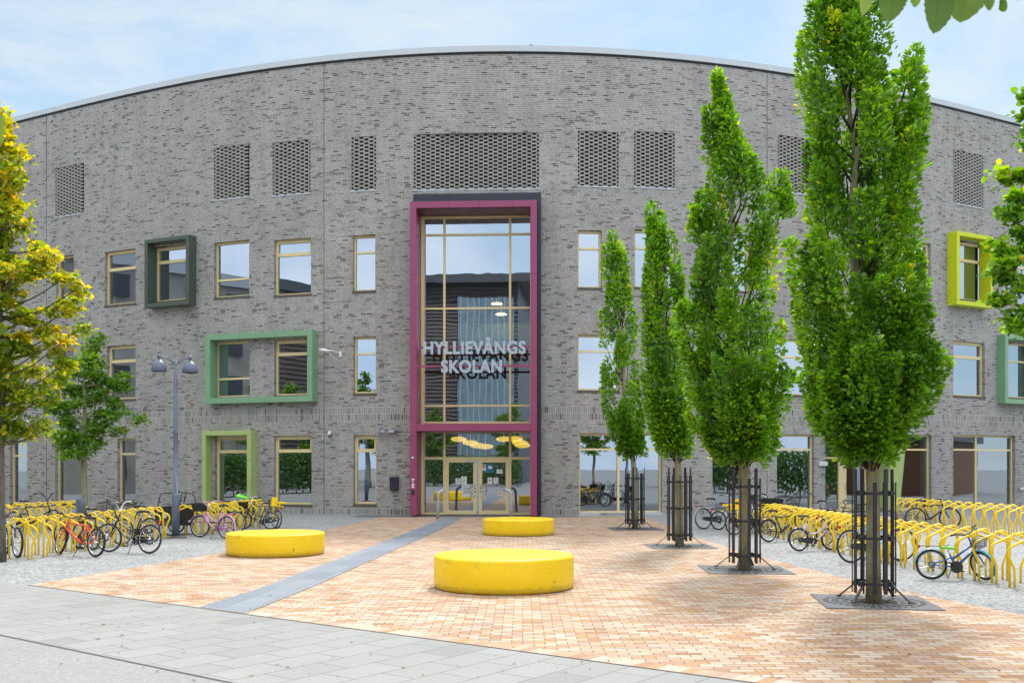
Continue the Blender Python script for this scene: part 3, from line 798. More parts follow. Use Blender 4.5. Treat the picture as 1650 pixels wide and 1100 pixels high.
# coping, roof, floors and the rooms' back wall
cp = MB(); rf = MB(); inn = MB(); flo = MB()
gx = [XL + (XR - XL) * i / 120 for i in range(121)]
def offp(x, d):
    s = .035711 * x - 2.2224e-5 * x ** 3; l = math.hypot(s, 1)
    return (x + s / l * d, wy(x) - 1 / l * d)           # d metres outward
for a, b in zip(gx, gx[1:]):
    A = offp(a, .07); B = offp(b, .07); A2 = offp(a, -.45); B2 = offp(b, -.45); A0 = offp(a, .0); B0 = offp(b, .0)
    z0, z1 = TOPZ + .03, TOPZ + .26
    cp.add([(*A, z0), (*B, z0), (*B, z1), (*A, z1), (*A2, z1 - .06), (*B2, z1 - .06), (*A0, z0), (*B0, z0)], [(0, 1, 2, 3), (3, 2, 5, 4), (6, 7, 1, 0)], 0)
    A3 = offp(a, .02); B3 = offp(b, .02)
    cp.add([(*A3, TOPZ - .06), (*B3, TOPZ - .06), (*B3, z0), (*A3, z0)], [(0, 1, 2, 3)], 1)  # dark strip below the coping: its shadow line put into colour
    A4 = offp(a, -.45); B4 = offp(b, -.45)
    rf.add([(*A4, TOPZ - .2), (*B4, TOPZ - .2), (b, BK, TOPZ - .2), (a, BK, TOPZ - .2)], [(0, 1, 2, 3)], 0)
    lobby_ = wx(650) < (a + b) / 2 < wx(880)
    for z in (.03, 4.25, 8.35, 12.55):
        if lobby_ and 1 < z < 12: continue
        A5 = offp(a, -.42); B5 = offp(b, -.42); A6 = offp(a, -8); B6 = offp(b, -8)
        flo.add([(*A5, z), (*B5, z), (*B6, z), (*A6, z), (*A5, z - .5), (*B5, z - .5), (*B6, z - .5), (*A6, z - .5)], [(0, 1, 2, 3), (7, 6, 5, 4), (0, 4, 5, 1)], 0)
    A6 = offp(a, -8); B6 = offp(b, -8)
    inn.add([(*A6, 0), (*B6, 0), (*B6, TOPZ - .3), (*A6, TOPZ - .3)], [(0, 1, 2, 3)], 0)
for X in (-27, -20.5, -15.2, -12, -9.8, -6.6, 4.2, 8.6, 13.5, 19, 25):
    p = offp(X, -.42); q = offp(X, -8)
    inn.add([(*p, 0), (*q, 0), (*q, TOPZ - .3), (*p, TOPZ - .3)], [(0, 1, 2, 3)], 0)
gal = MB()                    # pale balustrade of the upper gallery behind the entrance glass
gz0, gz1 = ent.px(765, 546, -3.2)[1], ent.px(765, 523, -3.2)[1]
gal.box(-2.4, 2.6, 3.2, 3.26, gz0, gz1, 0, ent.M); gal.box(-2.4, 2.6, 3.18, 3.30, gz1, gz1 + .05, 0, ent.M); gal.box(-2.4, 2.6, 3.26, 7.0, gz0 - .3, gz0, 0, ent.M)
gal.build('gallery', M['blind'], bld, True)
cp.build('coping', [M['coping'], M['dark_gap_and_shade']], bld, True)
rf.build('roof', M['dark_gap_and_shade'], bld, True)
flo.build('floor_slab', M['inner_floor'], bld, True)
inn.build('partition_wall', M['inner'], bld, True)
# metal drip line along the plinth
dr = MB()
for a, b in zip(gx, gx[1:]):
    xm = (a + b) / 2
    if wx(655) < xm < wx(875) or wx(1325) < xm < wx(1450): continue
    A = offp(a, .025); B = offp(b, .025); A0 = offp(a, 0.001); B0 = offp(b, .001)
    dr.add([(*A, .0), (*B, .0), (*B, .03), (*A, .03), (*A0, .035), (*B0, .035)], [(0, 1, 2, 3), (3, 2, 5, 4)], 0)
dr.build('plinth_flashing', M['zinc'], bld, True)

# --- coloured boxes round windows
def surround(name, x0, x1, y0, y1, mat, depth, st, bottom=True, ybot=None):
    """x0..x1, y0..y1: outer rectangle of the FRONT face in the photograph"""
    pl = Plane(x0, x1)
    c0, zt = pl.px((x0 + x1) / 2, y0, depth); _, zb_ = pl.px((x0 + x1) / 2, y1, depth)
    a0 = pl.px(x0, 600, depth)[0]; a1 = pl.px(x1, 600, depth)[0]
    b = MB(); y_0, y_1 = -depth, .12
    b.box(a0, a1, y_0, y_1, zt - st, zt, 0, pl.M)
    if bottom: b.box(a0, a1, y_0, y_1, zb_, zb_ + st, 0, pl.M)
    l = zb_ + st if bottom else zb_
    b.box(a0, a0 + st, y_0, y_1, l, zt - st, 0, pl.M); b.box(a1 - st, a1, y_0, y_1, l, zt - st, 0, pl.M)
    o = b.build('window_surround', mat, bld, True)
    q = MB(); zm = l + (zt - st - l) * .66                # folded sheet joints
    for (u, v) in ((a0, a0 + st), (a1 - st, a1)): q.box(u + .012, v - .012, -depth - .0015, -depth + .01, zm - .004, zm + .004, 0, pl.M)
    if a1 - a0 > 3:
        for t in (.33, .66): q.box(a0 + (a1 - a0) * t - .004, a0 + (a1 - a0) * t + .004, -depth - .0015, -depth + .01, zt - st + .012, zt - .012, 0, pl.M)
    q.build('panel_joint', M['dark_gap_and_shade'], o, True)
    return bevel(o, .012)
surround('dark', 232.5, 304, 382, 493, M['darkgreen'], .45, .17)
surround('sage', 330.5, 503, 535, 648.5, M['sage'], .42, .24)
surround('light', 325, 404, 693.5, 823, M['lightgreen'], .42, .20)
surround('lime', 1542, 1601, 376.5, 493.5, M['lime'], .5, .2)
surround('sage2', 1620, 1686, 541, 651, M['sage'], .45, .22)

# splayed green jamb and head of the second door
pg = MB()
a0 = d2.px(1446, 800)[0]
pl2 = Plane(1330, 1462)
e0 = pl2.px(1431, 820, .75)[0]; e1 = pl2.px(1450, 820, .75)[0]; t1 = pl2.px(1463, 700, .95)[0]; z1 = pl2.px(1440, 690, .9)[1]
w0 = pl2.px(1327, 760)[0]
pg.add([(e0, -.75, .02), (e1 - .02, -.75, .02), (t1 - .03, -.95, z1), (e0, -.95, z1), (e0, .3, .02), (e1 - .02, .05, .02), (t1 - .03, .05, z1), (e0, .3, z1)],
       [(0, 1, 2, 3), (1, 5, 6, 2), (4, 0, 3, 7), (3, 2, 6, 7), (0, 4, 5, 1), (5, 4, 7, 6)], 0, M=pl2.M)
pg.box(w0 - .05, e0, -.95, .3, z1 - .22, z1, 0, pl2.M)
bevel(pg.build('door_surround', M['lightgreen'], bld, True), .01)
# second door itself
db = MB(); dg = MB()
w = d2.W / 2; zt = wz(1388, 700); y0, y1 = .22, .32
ztr = d2.px(1388, 737.5)[1]
xa = d2.px(1357, 770)[0]; xb = d2.px(1366, 770)[0]; xc = d2.px(1392, 770)[0]
db.box(-w, w, y0, y1, zt - .08, zt, 0, d2.M); db.box(-w, w, y0 - .004, y1, ztr - .04, ztr + .04, 0, d2.M)
db.box(-w, -w + .05, y0, y1, .03, ztr - .04, 0, d2.M); db.box(xa, xb, y0 - .004, y1, .03, ztr - .04, 0, d2.M); db.box(w - .1, w, y0, y1, .03, ztr - .04, 0, d2.M)
db.box(-w + .05, xa, y0, y1, .03, .12, 0, d2.M)
db.box(xb, xb + .12, y0 - .012, y1, .03, ztr - .04, 0, d2.M); db.box(xc + .2, xc + .32, y0 - .012, y1, .03, ztr - .04, 0, d2.M); db.box(xb + .12, xc + .2, y0 - .012, y1, .03, .32, 0, d2.M)
d_o = db.build('door', M['frame'], bld, True)
dg.quad((-w + .02, y0 + .05, .05), (w - .02, y0 + .05, .05), (w - .02, y0 + .05, zt - .03), (-w + .02, y0 + .05, zt - .03), 0, None, d2.M)
dg.build('pane', M['glass_low'], d_o, True)
hb = MB(); hb.tube([(xb + .06, y0 - .08, .9), (xb + .06, y0 - .08, 1.3)], .014, 8, 0, M=d2.M); hb.build('handle', M['blackp'], d_o, True)

# --- main entrance portal
BO = 1.0                      # how far the magenta front stands off the wall
GZ = -.35                     # glazing plane
m_ = ent.M
fa0 = ent.px(660.5, 600, BO)[0]; fa1 = ent.px(865, 600, BO)[0]
fi0 = ent.px(670.7, 600, BO)[0]; fi1 = ent.px(854.8, 600, BO)[0]
ftop = ent.px(765, 323.5, BO)[1]; fitop = ent.px(765, 334, BO)[1]
bz1 = ent.px(765, 682.5, BO)[1]; bz0 = ent.px(765, 694, BO)[1]
po = MB()
po.box(fa0, fi0, -BO, -GZ + .05, .06, ftop, 0, m_); po.box(fi1, fa1, -BO, -GZ + .05, .06, ftop, 0, m_)
po.box(fi0, fi1, -BO, -GZ + .05, fitop, ftop, 0, m_); po.box(fi0, fi1, -BO + .006, -GZ - .06, bz0, bz1, 0, m_)
po_o = bevel(po.build('entrance_portal', M['magenta'], bld, True), .008)
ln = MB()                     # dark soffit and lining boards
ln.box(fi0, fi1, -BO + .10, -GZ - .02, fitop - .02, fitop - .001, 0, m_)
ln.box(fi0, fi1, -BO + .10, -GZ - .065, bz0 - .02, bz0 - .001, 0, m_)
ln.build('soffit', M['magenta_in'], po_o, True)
sh = MB()
na0 = fa0 + .06; na1 = ent.px(871.7, 600, .5)[0]; nt = ent.px(765, 312, .5)[1]
sh.box(fa1 + .003, na1, -.55, .25, .05, nt, 0, m_); sh.box(na0, fa1 + .003, -.55, .25, ftop + .003, nt, 0, m_)
bevel(sh.build('portal_cladding', M['navy'], po_o, True), .01)
jn = MB()                     # panel joints
for py in (441.5, 702):
    for a, b in ((fa0, fi0), (fi1, fa1)):
        z = ent.px(765, py, BO)[1]; jn.box(a, b, -BO - .002, -BO + .01, z - .006, z + .006, 0, m_)
for pxx in (722, 772, 826):
    a = ent.px(pxx, 330, BO)[0]; jn.box(a - .005, a + .005, -BO - .002, -BO + .01, fitop, ftop, 0, m_)
jn.build('panel_joint', M['dark_gap_and_shade'], po_o, True)
# glazing
gf = MB()
g = lambda x, y: ent.px(x, y, GZ)
ya, yb = -GZ - .03, -GZ + .09
xl0, xl1 = fi0, g(684, 600)[0]; xr0, xr1 = g(854.2, 600)[0], fi1
topz = fitop - .02; ztop = g(765, 352)[1]
m1 = g(716, 600)[0]; m2 = g(822, 600)[0]
mw = .045
gf.box(xl0, xl1, ya, yb, .03, topz, 0, m_); gf.box(xr0, xr1, ya, yb, .03, topz, 0, m_)
gf.box(xl1, xr0, ya, yb, ztop, topz, 0, m_)
trs = [g(765, y)[1] for y in (378, 496.7, 653.5, 680.5)]
zgl = g(765, 694.6)[1]; zdt = g(765, 738)[1]
lev = [ztop] + trs
for z in trs: gf.box(xl1, xr0, ya - .003, yb, z - .04, z + .04, 0, m_)
for m in (m1, m2):
    for a, b in zip(lev, lev[1:]): gf.box(m - mw, m + mw, ya, yb, b + .04, a - (.04 if a != ztop else 0), 0, m_)
gf.box(xl1, xr0, ya, yb, zgl - .05, zgl + .05, 0, m_)
gf.box(xl1, xr0, ya - .003, yb, zdt - .05, zdt + .05, 0, m_)
for m in (m1, m2):
    gf.box(m - mw, m + mw, ya, yb, zdt + .05, zgl - .05, 0, m_)
    gf.box(m - .05, m + .05, ya - .003, yb, .03, zdt - .05, 0, m_)
gf.box(xl1, m1 - .05, ya, yb, .03, .12, 0, m_); gf.box(m2 + .05, xr0, ya, yb, .03, .12, 0, m_)
gl_o = bevel(gf.build('entrance_glazing', M['frame'], bld, True), .006)
gq = MB(); yq = -GZ + .03
gq.quad((xl1, yq, .05), (m1, yq, .05), (m1, yq, zdt), (xl1, yq, zdt), 0, None, m_)
gq.quad((m2, yq, .05), (xr0, yq, .05), (xr0, yq, zdt), (m2, yq, zdt), 0, None, m_)
gq.quad((xl1, yq, zdt), (xr0, yq, zdt), (xr0, yq, zgl), (xl1, yq, zgl), 0, None, m_)
gq.build('pane', M['glass_low'], gl_o, True)
gq = MB(); gq.quad((xl1, yq, trs[3]), (xr0, yq, trs[3]), (xr0, yq, ztop), (xl1, yq, ztop), 0, None, m_); gq.build('pane', M['glass'], gl_o, True)
# double door
cpost = g(769.8, 800)[0]
dl0, dl1 = m1 + .05, cpost - .05; dr0, dr1 = cpost + .05, m2 - .05
zd = zdt - .05
M['notice'] = paint('paper_notice', c4(.70, .74, .73), 0.6, .03)
M['bluenotice'] = paint('blue_notice', srgb(20, 110, 150), 0.5, .05)
M['ink'] = paint('printed_ink', c4(.08, .09, .1), 0.7)
M['orange'] = paint('orange_print', srgb(220, 110, 40), 0.5)
def leaf(x0, x1, hinge):
    b = MB(); fw = .13
    b.box(x0, x1, ya - .01, yb - .02, zd - .12, zd, 0, m_); b.box(x0, x1, ya - .01, yb - .02, .04, .2, 0, m_)
    b.box(x0, x0 + fw, ya - .01, yb - .02, .2, zd - .12, 0, m_); b.box(x1 - fw, x1, ya - .01, yb - .02, .2, zd - .12, 0, m_)
    o = bevel(b.build('door', M['frame'], bld, True), .006)
    q = MB(); q.quad((x0 + .1, yq, .1), (x1 - .1, yq, .1), (x1 - .1, yq, zd - .05), (x0 + .1, yq, zd - .05), 0, None, m_); q.build('pane', M['glass_low'], o, True)
    hd = MB(); zc = g(765, 789)[1]; rr = .23
    xh = x1 - fw * .5 if hinge == 'l' else x0 + fw * .5
    s = -1 if hinge == 'l' else 1
    pts = [(xh + s * rr * math.sin(t), ya - .07, zc + rr * math.cos(t)) for t in [math.pi * i / 16 for i in range(17)]]
    pts = [(xh, ya - .01, zc + rr)] + pts + [(xh, ya - .01, zc - rr)]
    hd.tube(pts, .016, 8, 0, M=m_); hd.build('handle', M['chrome'], o, True)
    kb = MB()
    for dz in (.08, -.06): kb.lathe([(0.0, 0), (.028, 0), (.028, .02), (0, .02)], 12, 0, m_ @ Matrix.Translation((xh, ya - .012, zc + dz)) @ Matrix.Rotation(R(90), 4, 'X'))
    kb.build('lock', M['blackp'], o, True)
    return o
dL = leaf(dl0, dl1, 'l'); dR = leaf(dr0, dr1, 'r')
def notice(door, x0, x1, y0, y1, mat, bars, barmat=None):
    a0, z1 = ent.px(x0, y0, GZ); a1, z0 = ent.px(x1, y1, GZ)
    b = MB(); y = yq - .006
    b.box(a0, a1, y - .002, y, z0, z1, 0, m_)
    for (u0, u1, v0, v1) in bars:
        b.box(a0 + (a1 - a0) * u0, a0 + (a1 - a0) * u1, y - .004, y - .002, z1 + (z0 - z1) * v1, z1 + (z0 - z1) * v0, 1, m_)
    b.build('notice', [mat, barmat or M['ink']], door, True)
L5 = [(.15, .85, .1 + .12 * i, .14 + .12 * i) for i in range(6)]
notice(dL, 734, 742, 770, 780, M['notice'], [(.3, .7, .12, .3), (.15, .85, .5, .55), (.15, .85, .65, .7)])
notice(dL, 743, 752, 767, 780, M['notice'], [(.4, .6, .1, .25), (.15, .8, .45, .49), (.15, .8, .6, .64), (.15, .6, .75, .79)])
notice(dL, 744, 757, 781, 800, M['notice'], L5)
notice(dR, 776.5, 783, 748, 757.5, M['notice'], [(.25, .8, .15, .45), (.2, .8, .65, .7)])
notice(dR, 784.8, 794.7, 747.5, 761, M['bluenotice'], [(.2, .8, .25, .55), (.3, .5, .15, .3)], M['notice'])
notice(dR, 800, 809.5, 756, 762.5, M['notice'], [(.2, .8, .4, .5)])
notice(dR, 785.5, 793, 769, 779, M['notice'], [(.25, .75, .3, .6)], M['orange'])
notice(dR, 795, 802.8, 769, 779, M['notice'], [(.35, .65, .15, .3), (.2, .8, .5, .55), (.2, .8, .7, .75)])
notice(dR, 803, 809, 791, 798, M['notice'], [(.2, .8, .2, .7)], M['orange'])
cl = MB(); a = ent.px(751, 743, GZ)[0]; b_ = ent.px(767, 743, GZ)[0]; z = ent.px(765, 743, GZ)[1]
cl.box(a, b_, ya - .07, ya - .012, z - .03, z + .03, 0, m_); cl.build('door_closer', M['steel'], dL, True)
cpst = MB(); cpst.box(cpost - .05, cpost + .05, ya - .006, yb, .03, zd, 0, m_); cpst.build('centre_post', M['steel'], gl_o, True)
# lobby: yellow ceiling discs seen through the glass, and a gallery edge higher up
M['disc'] = emit_mat('yellow_ceiling_lamp', (1.0, .62, .10), .7)
for (px, py) in ((739, 707), (758, 713), (770, 717.5), (782, 719), (812, 707), (829, 706.5), (838, 713), (842, 717)):
    dd = 42.6; p = at(px, py, dd)
    th = thing('ceiling_lamp', 'round yellow ceiling lamp inside the lobby, at photo column %d above the doors' % px, 'lamp', p, 0, 'yellow lamps in the lobby')
    th['label'] = None
    b = MB(); b.lathe([(0, .11), (.19, .09), (.29, .05), (.34, 0), (.29, -.06), (.17, -.10), (0, -.12)], 28, 0); b.build('lamp_shade', M['disc'], th)
    b = MB(); b.tube([(0, 0, .12), (0, 0, .5)], .015, 6); b.build('stem', M['white'], th)
    lob = globals().setdefault('LOBBY', []); lob.append(th)
ordn = ['first', 'second', 'third', 'fourth', 'fifth', 'sixth', 'seventh', 'eighth', 'ninth', 'tenth', 'eleventh', 'twelfth', 'thirteenth', 'fourteenth', 'fifteenth', 'sixteenth',
        'seventeenth', 'eighteenth', 'nineteenth', 'twentieth', 'twenty-first', 'twenty-second', 'twenty-third', 'twenty-fourth', 'twenty-fifth', 'twenty-sixth', 'twenty-seventh', 'twenty-eighth',
        'twenty-ninth', 'thirtieth', 'thirty-first', 'thirty-second', 'thirty-third', 'thirty-fourth']
for i, th in enumerate(LOBBY): th['label'] = 'round yellow lobby ceiling lamp above the glass doors, %s from the left' % ordn[i]
for i, (px, py) in enumerate(((800.5, 490), (807.5, 507))):
    p = at(px, py, 43.2)
    th = thing('ceiling_lamp', ['small lit ceiling lamp high behind the entrance glass, the upper one', 'small lit ceiling lamp high behind the entrance glass, the lower one'][i], 'lamp', p, 0, 'lamps in the upper hall')
    b = MB(); b.lathe([(0, .04), (.22, .04), (.24, 0), (0, -.03)], 24, 0); b.build('lamp_shade', emit_mat('lit_lamp_%s' % 'ab'[i], (1, .75, .3), 3.0), th)
    b = MB(); b.tube([(0, 0, .04), (0, 0, .4)], .012, 6); b.build('stem', M['white'], th)

# school name: two lines of letters on two magenta rails
sgn = thing('school_sign', 'grey metal school name in two lines on magenta rails across the entrance glass', 'sign', ent.P + ent.n * BO + Vector((0, 0, 6.0)))
rl = [];
for py in (559, 589.5):
    z = ent.px(765, py, BO)[1]
    b = MB(); b.box(fi0 + .002, fi1 - .002, -BO + .02, -BO + .08, z - .04, z + .04, 0, m_); b.build('rail', M['magenta'], sgn, True)
def letters(txt, x0, x1, ytop, ybot):
    cu = bpy.data.curves.new('letters', 'FONT'); cu.body = txt; cu.size = 1; cu.extrude = .10; cu.offset = .038; cu.space_character = 1.1
    o = bpy.data.objects.new('letters_tmp', cu); COL.objects.link(o)
    bpy.context.view_layer.update()
    me = bpy.data.meshes.new_from_object(o.evaluated_get(bpy.context.evaluated_depsgraph_get()))
    bpy.data.objects.remove(o)
    co = np.array([v.co[:] for v in me.vertices])
    ref = co[:, 1].min()
    capH = 0.0
    a0 = ent.px(x0, 575, BO + .05)[0]; a1 = ent.px(x1, 575, BO + .05)[0]
    zt = ent.px(765, ytop, BO + .05)[1]; zb = ent.px(765, ybot, BO + .05)[1]
    base = 0.0; cap = 0.729                          # baseline and cap height of the built-in face
    X = a0 + (co[:, 0] - co[:, 0].min()) / (co[:, 0].max() - co[:, 0].min()) * (a1 - a0)
    Z = zb + (co[:, 1] - base) / cap * (zt - zb)
    Y = -BO - .05 - (co[:, 2]) / .10 * .05
    P = [ent.M @ Vector((x, y, z)) for x, y, z in zip(X, Y, Z)]
    L = root_loc(sgn)
    me.vertices.foreach_set('co', np.array([(p - L)[:] for p in P]).ravel())
    me.materials.clear(); me.materials.append(M['letter']); me.update()
    q = bpy.data.objects.new('lettering', me); COL.objects.link(q); q.parent = sgn
letters('HYLLIEVÅNGS', 682.5, 847, 549.5, 569.5)
letters('SKOLAN', 711, 808.8, 579.5, 599.5)

# --- small things on the facade
def onwall(px, py, b=0.0):
    X = wx(px); pl = Plane(px - 8, px + 8); a, z = pl.px(px, py, b)
    T = pl.M @ Matrix.Translation((a, -b, z)); return T
def wthing(name, label, cat, px, py, b=0.0):
    T = onwall(px, py, b)
    o = thing(name, label, cat, T.translation)
    return o, T.to_3x3().to_4x4()
# wall lamp with curved arm
o, T = wthing('wall_lamp', 'pale flood lamp on a bent arm on the wall right of the green box', 'lamp', 549, 571)
T = T @ Matrix.Scale(.8, 4)
b = MB(); b.box(-.06, .06, -.08, 0, -.12, .14, 0, T); b.tube(smooth_path([(0, -.05, 0), (-.12, -.3, .1), (-.35, -.55, .16), (-.45, -.62, .18)]), .028, 8, 0, M=T)
b.tube(smooth_path([(-.42, -.55, .1), (-.25, -.4, -.15), (-.1, -.2, -.3), (-.05, -.05, -.3)]), .014, 6, 0, M=T); b.build('bracket', M['white'], o)
b = MB(); b.lathe([(0, .09), (.12, .08), (.27, .02), (.29, -.02), (.2, -.06), (0, -.07)], 20, 0, T @ Matrix.Translation((-.62, -.62, .16)) @ Matrix.Rotation(R(8), 4, 'Y') @ Matrix.Scale(.62, 4, (0, 1, 0))); b.build('lamp_head', M['white'], o)
# pair of cameras
o, T = wthing('security_camera', 'pair of grey cylindrical cameras on a bracket left of the magenta portal', 'camera', 627, 695)
b = MB(); b.box(-.06, .06, -.06, 0, -.1, .06, 0, T); b.tube([(-.3, -.15, -.02), (.3, -.15, -.02)], .025, 8, 0, M=T); b.tube([(0, 0, -.02), (0, -.15, -.02)], .025, 8, 0, M=T); b.build('bracket', M['galv'], o)
for s, ang in ((-1, 25), (1, -12)):
    b = MB(); TT = T @ Matrix.Translation((s * .28, -.2, .03)) @ Matrix.Rotation(R(ang), 4, 'Z') @ Matrix.Rotation(R(80), 4, 'X')
    b.lathe([(0, -.2), (.06, -.2), (.08, -.12), (.095, .08), (.125, .2), (.11, .2), (.09, .1), (0, .1)], 18, 0, TT); b.build('camera_body', M['galv'], o)
o, T = wthing('security_camera', 'small white dome camera on the brick wall beside the narrow ground window', 'camera', 532.5, 698)
b = MB(); b.lathe([(0, 0), (.075, 0), (.08, -.04), (.06, -.1), (.03, -.125), (0, -.13)], 16, 0, T @ Matrix.Translation((0, -.1, .05))); b.box(-.05, .05, -.1, 0, .04, .09, 0, T); b.build('dome', M['white'], o)
b = MB(); b.lathe([(0, -.02), (.045, 0), (.045, .04), (0, .04)], 12, 0, T @ Matrix.Translation((0, -.1, -.13))); b.build('lens', M['blackp'], o)
# letter box
o, T = wthing('letter_box', 'dark letter box on the brick wall beside the magenta portal', 'letter box', 636, 779)
b = MB(); b.box(-.17, .17, -.16, 0, -.26, .2, 0, T); bevel(b.build('box_body', M['navy'], o), .02)
b = MB(); b.add([(-.185, -.19, .17), (.185, -.19, .17), (.185, 0, .26), (-.185, 0, .26), (-.185, -.19, .2), (.185, -.19, .2), (.185, 0, .29), (-.185, 0, .29)], [(3, 2, 1, 0), (4, 5, 6, 7), (0, 1, 5, 4), (1, 2, 6, 5), (2, 3, 7, 6), (3, 0, 4, 7)], 0, M=T); b.build('lid', M['navy'], o)
# white box lamp left of the second door
o, T = wthing('wall_lamp', 'white box lamp on the wall left of the green splayed doorway', 'lamp', 1325, 747)
b = MB(); b.box(-.2, .2, -.12, 0, -.09, .09, 0, T); bevel(b.build('lamp_body', M['white'], o), .02)
b = MB(); b.box(-.17, .17, -.125, -.118, -.06, .05, 0, T); b.build('diffuser', M['blind'], o)
# bullet camera at the right edge
o, T = wthing('security_camera', 'white bullet camera low on the wall at the far right', 'camera', 1644, 787)
b = MB(); b.lathe([(0, -.12), (.04, -.12), (.045, .1), (0, .1)], 12, 0, T @ Matrix.Translation((-.1, -.15, 0)) @ Matrix.Rotation(R(75), 4, 'Y')); b.build('camera_body', M['white'], o)
b = MB(); b.tube([(0, 0, .0), (-.02, -.15, -.02)], .02, 6, 0, M=T); b.build('bracket', M['white'], o)
# call panel on the portal's left jamb: a T, two symbols and a card reader
o = thing('call_panel', 'row of white symbols and a card reader on the magenta portal jamb', 'call panel', ent.M @ Vector(((fa0 + fi0) / 2, -BO, ent.px(665, 785, BO)[1])))
def pan(name, x0, x1, y0, y1, mat, dp=.012):
    a0, z1 = ent.px(x0, y0, BO); a1, z0 = ent.px(x1, y1, BO)
    b = MB(); b.box(a0, a1, -BO - dp, -BO - .001, z0, z1, 0, ent.M); return b.build(name, mat, o, True)
b = MB()
for (x0, x1, y0, y1) in ((662.6, 668.2, 771, 772.6), (664.7, 666.1, 772.6, 777.5)):
    a0, z1 = ent.px(x0, y0, BO); a1, z0 = ent.px(x1, y1, BO); b.box(a0, a1, -BO - .008, -BO - .001, z0, z1, 0, ent.M)
b.build('symbol', M['white'], o, True)
pan('button', 663.4, 667.6, 779, 781.5, M['white']); pan('button', 663.2, 667.8, 783, 785.5, M['white']); pan('card_reader', 662.8, 668, 788.8, 796.5, M['blackp'], .03); pan('button', 663.2, 666.5, 735.5, 738, M['white'])
# steel guard posts by the doors
for i, (px, py, s) in enumerate(((706, 836.5, 1), (823.5, 834, -1))):
    p = gp(px, py)
    o = thing('guard_rail', ['hooked galvanised steel post left of the entrance doors', 'hooked galvanised steel post right of the entrance doors'][i], 'guard post', p, 0, 'steel posts at the entrance')
    b = MB(); b.tube(fillet([(-.02 * s, 0, 0), (0, 0, .55), (0.02 * s, 0, 1.02), (.24 * s if s > 0 else -.28, .1, 1.10)], .12), .055, 12); b.build('post', M['galv'], o)
    b = MB(); b.lathe([(0.055, 0.0), (.09, 0.0), (.09, .015), (.055, .015)], 16, 0, Matrix.Translation((-.02 * s, 0, .008))); b.build('base_plate', M['galv'], o)
# vent on the roof
p = at(855.5, 72, wy(.7) + .6)
o = thing('roof_vent', 'tiny dark vent pipe on top of the roof edge', 'vent', (p.x, p.y, TOPZ - .2))
b = MB(); b.lathe([(.05, 0), (.05, .62), (.11, .64), (.11, .72), (0, .76)], 12); b.build('pipe', M['blackp'], o)
# pots standing on inner window sills
M['mint'] = paint('mint_pot', srgb(150, 205, 190), 0.5); M['pinkpot'] = paint('pink_pot', srgb(220, 90, 160), 0.5)
def pot(px, py, h, label, mat, plant=False):
    X = wx(px); pl = Plane(px - 10, px + 10); a, z = pl.px(px, py, -.42)
    p = pl.M @ Vector((a, .42, z))
    o = thing('plant_pot' if plant else 'cup', label, 'plant pot' if plant else 'cup', p)
    b = MB(); b.lathe([(0, 0), (h * .32, 0), (h * .42, h), (h * .38, h), (h * .3, .02), (0, .02)], 14); b.build('pot', mat, o)
    if plant:
        q = MB()
        for k in range(26):
            a_ = rng.uniform(0, 6.28); e = rng.uniform(.3, 1.4); l = rng.uniform(.07, .15)
            d = Vector((math.cos(a_) * math.cos(e), math.sin(a_) * math.cos(e), math.sin(e)))
            s = d.orthogonal().normalized() * .022
            c = Vector((0, 0, h))
            q.add([c, c + d * l * .6 + s, c + d * l, c + d * l * .6 - s], [(0, 1, 2, 3)], 0, rnd=float(rng.random()))
        q.build('foliage', M['greenleaf'], o)
pot(365.5, 808, .22, 'mint green cup in the window under the light green frame, left one', M['mint'])
pot(378.5, 808, .22, 'mint green cup in the window under the light green frame, right one', M['mint'])
pot(478, 809, .22, 'mint green cup on the sill of the next ground window', M['mint'])
pot(587, 810, .16, 'pink cup on the sill of the narrow ground window', M['pinkpot'])
pot(593.5, 810, .16, 'white cup on the sill of the narrow ground window', M['white'])
pot(471, 633, .14, 'potted plant behind the right pane in the sage green box, left one', M['white'], True)
pot(489, 633, .14, 'potted plant behind the right pane in the sage green box, right one', M['white'], True)

# pale chairs in the rooms behind the right ground windows
M['palechair'] = paint('pale_green_chair', srgb(190, 205, 170), 0.5)
ch0 = thing('chair', '', 'chair')
b = MB(); b.box(-.2, .2, -.2, .2, .44, .47); bevel(b.build('seat', M['palechair'], ch0), .01)
b = MB(); b.box(-.2, .2, .18, .21, .68, .84); bevel(b.build('backrest', M['palechair'], ch0), .01)
for sx in (-1, 1):
    for sy in (-1, 1):
        b = MB(); b.tube([(.18 * sx, .19 * sy, 0), (.17 * sx, .18 * sy, .84 if sy > 0 else .45)], .014, 6); b.build('leg', M['palechair'], ch0)
for k, (px, inw, rz, lab) in enumerate(((1275, 1.3, .4, 'pale chair behind the ground window left of the second door, left one'), (1296, 1.6, -.8, 'pale chair behind the ground window left of the second door, right one'),
                                   (1010, 1.4, .9, 'pale chair behind the wide window beside the entrance'), (1560, 1.5, 2.2, 'pale chair behind the wide ground window at the far right'))):
    c = ch0 if k == 0 else copy_tree(ch0)
    X = wx(px); pl = Plane(px - 10, px + 10); q = pl.P - pl.n * inw
    c.location = (q.x, q.y, .04); c.rotation_euler = (0, 0, rz); c['label'] = lab; c['group'] = 'chairs inside the ground floor rooms'

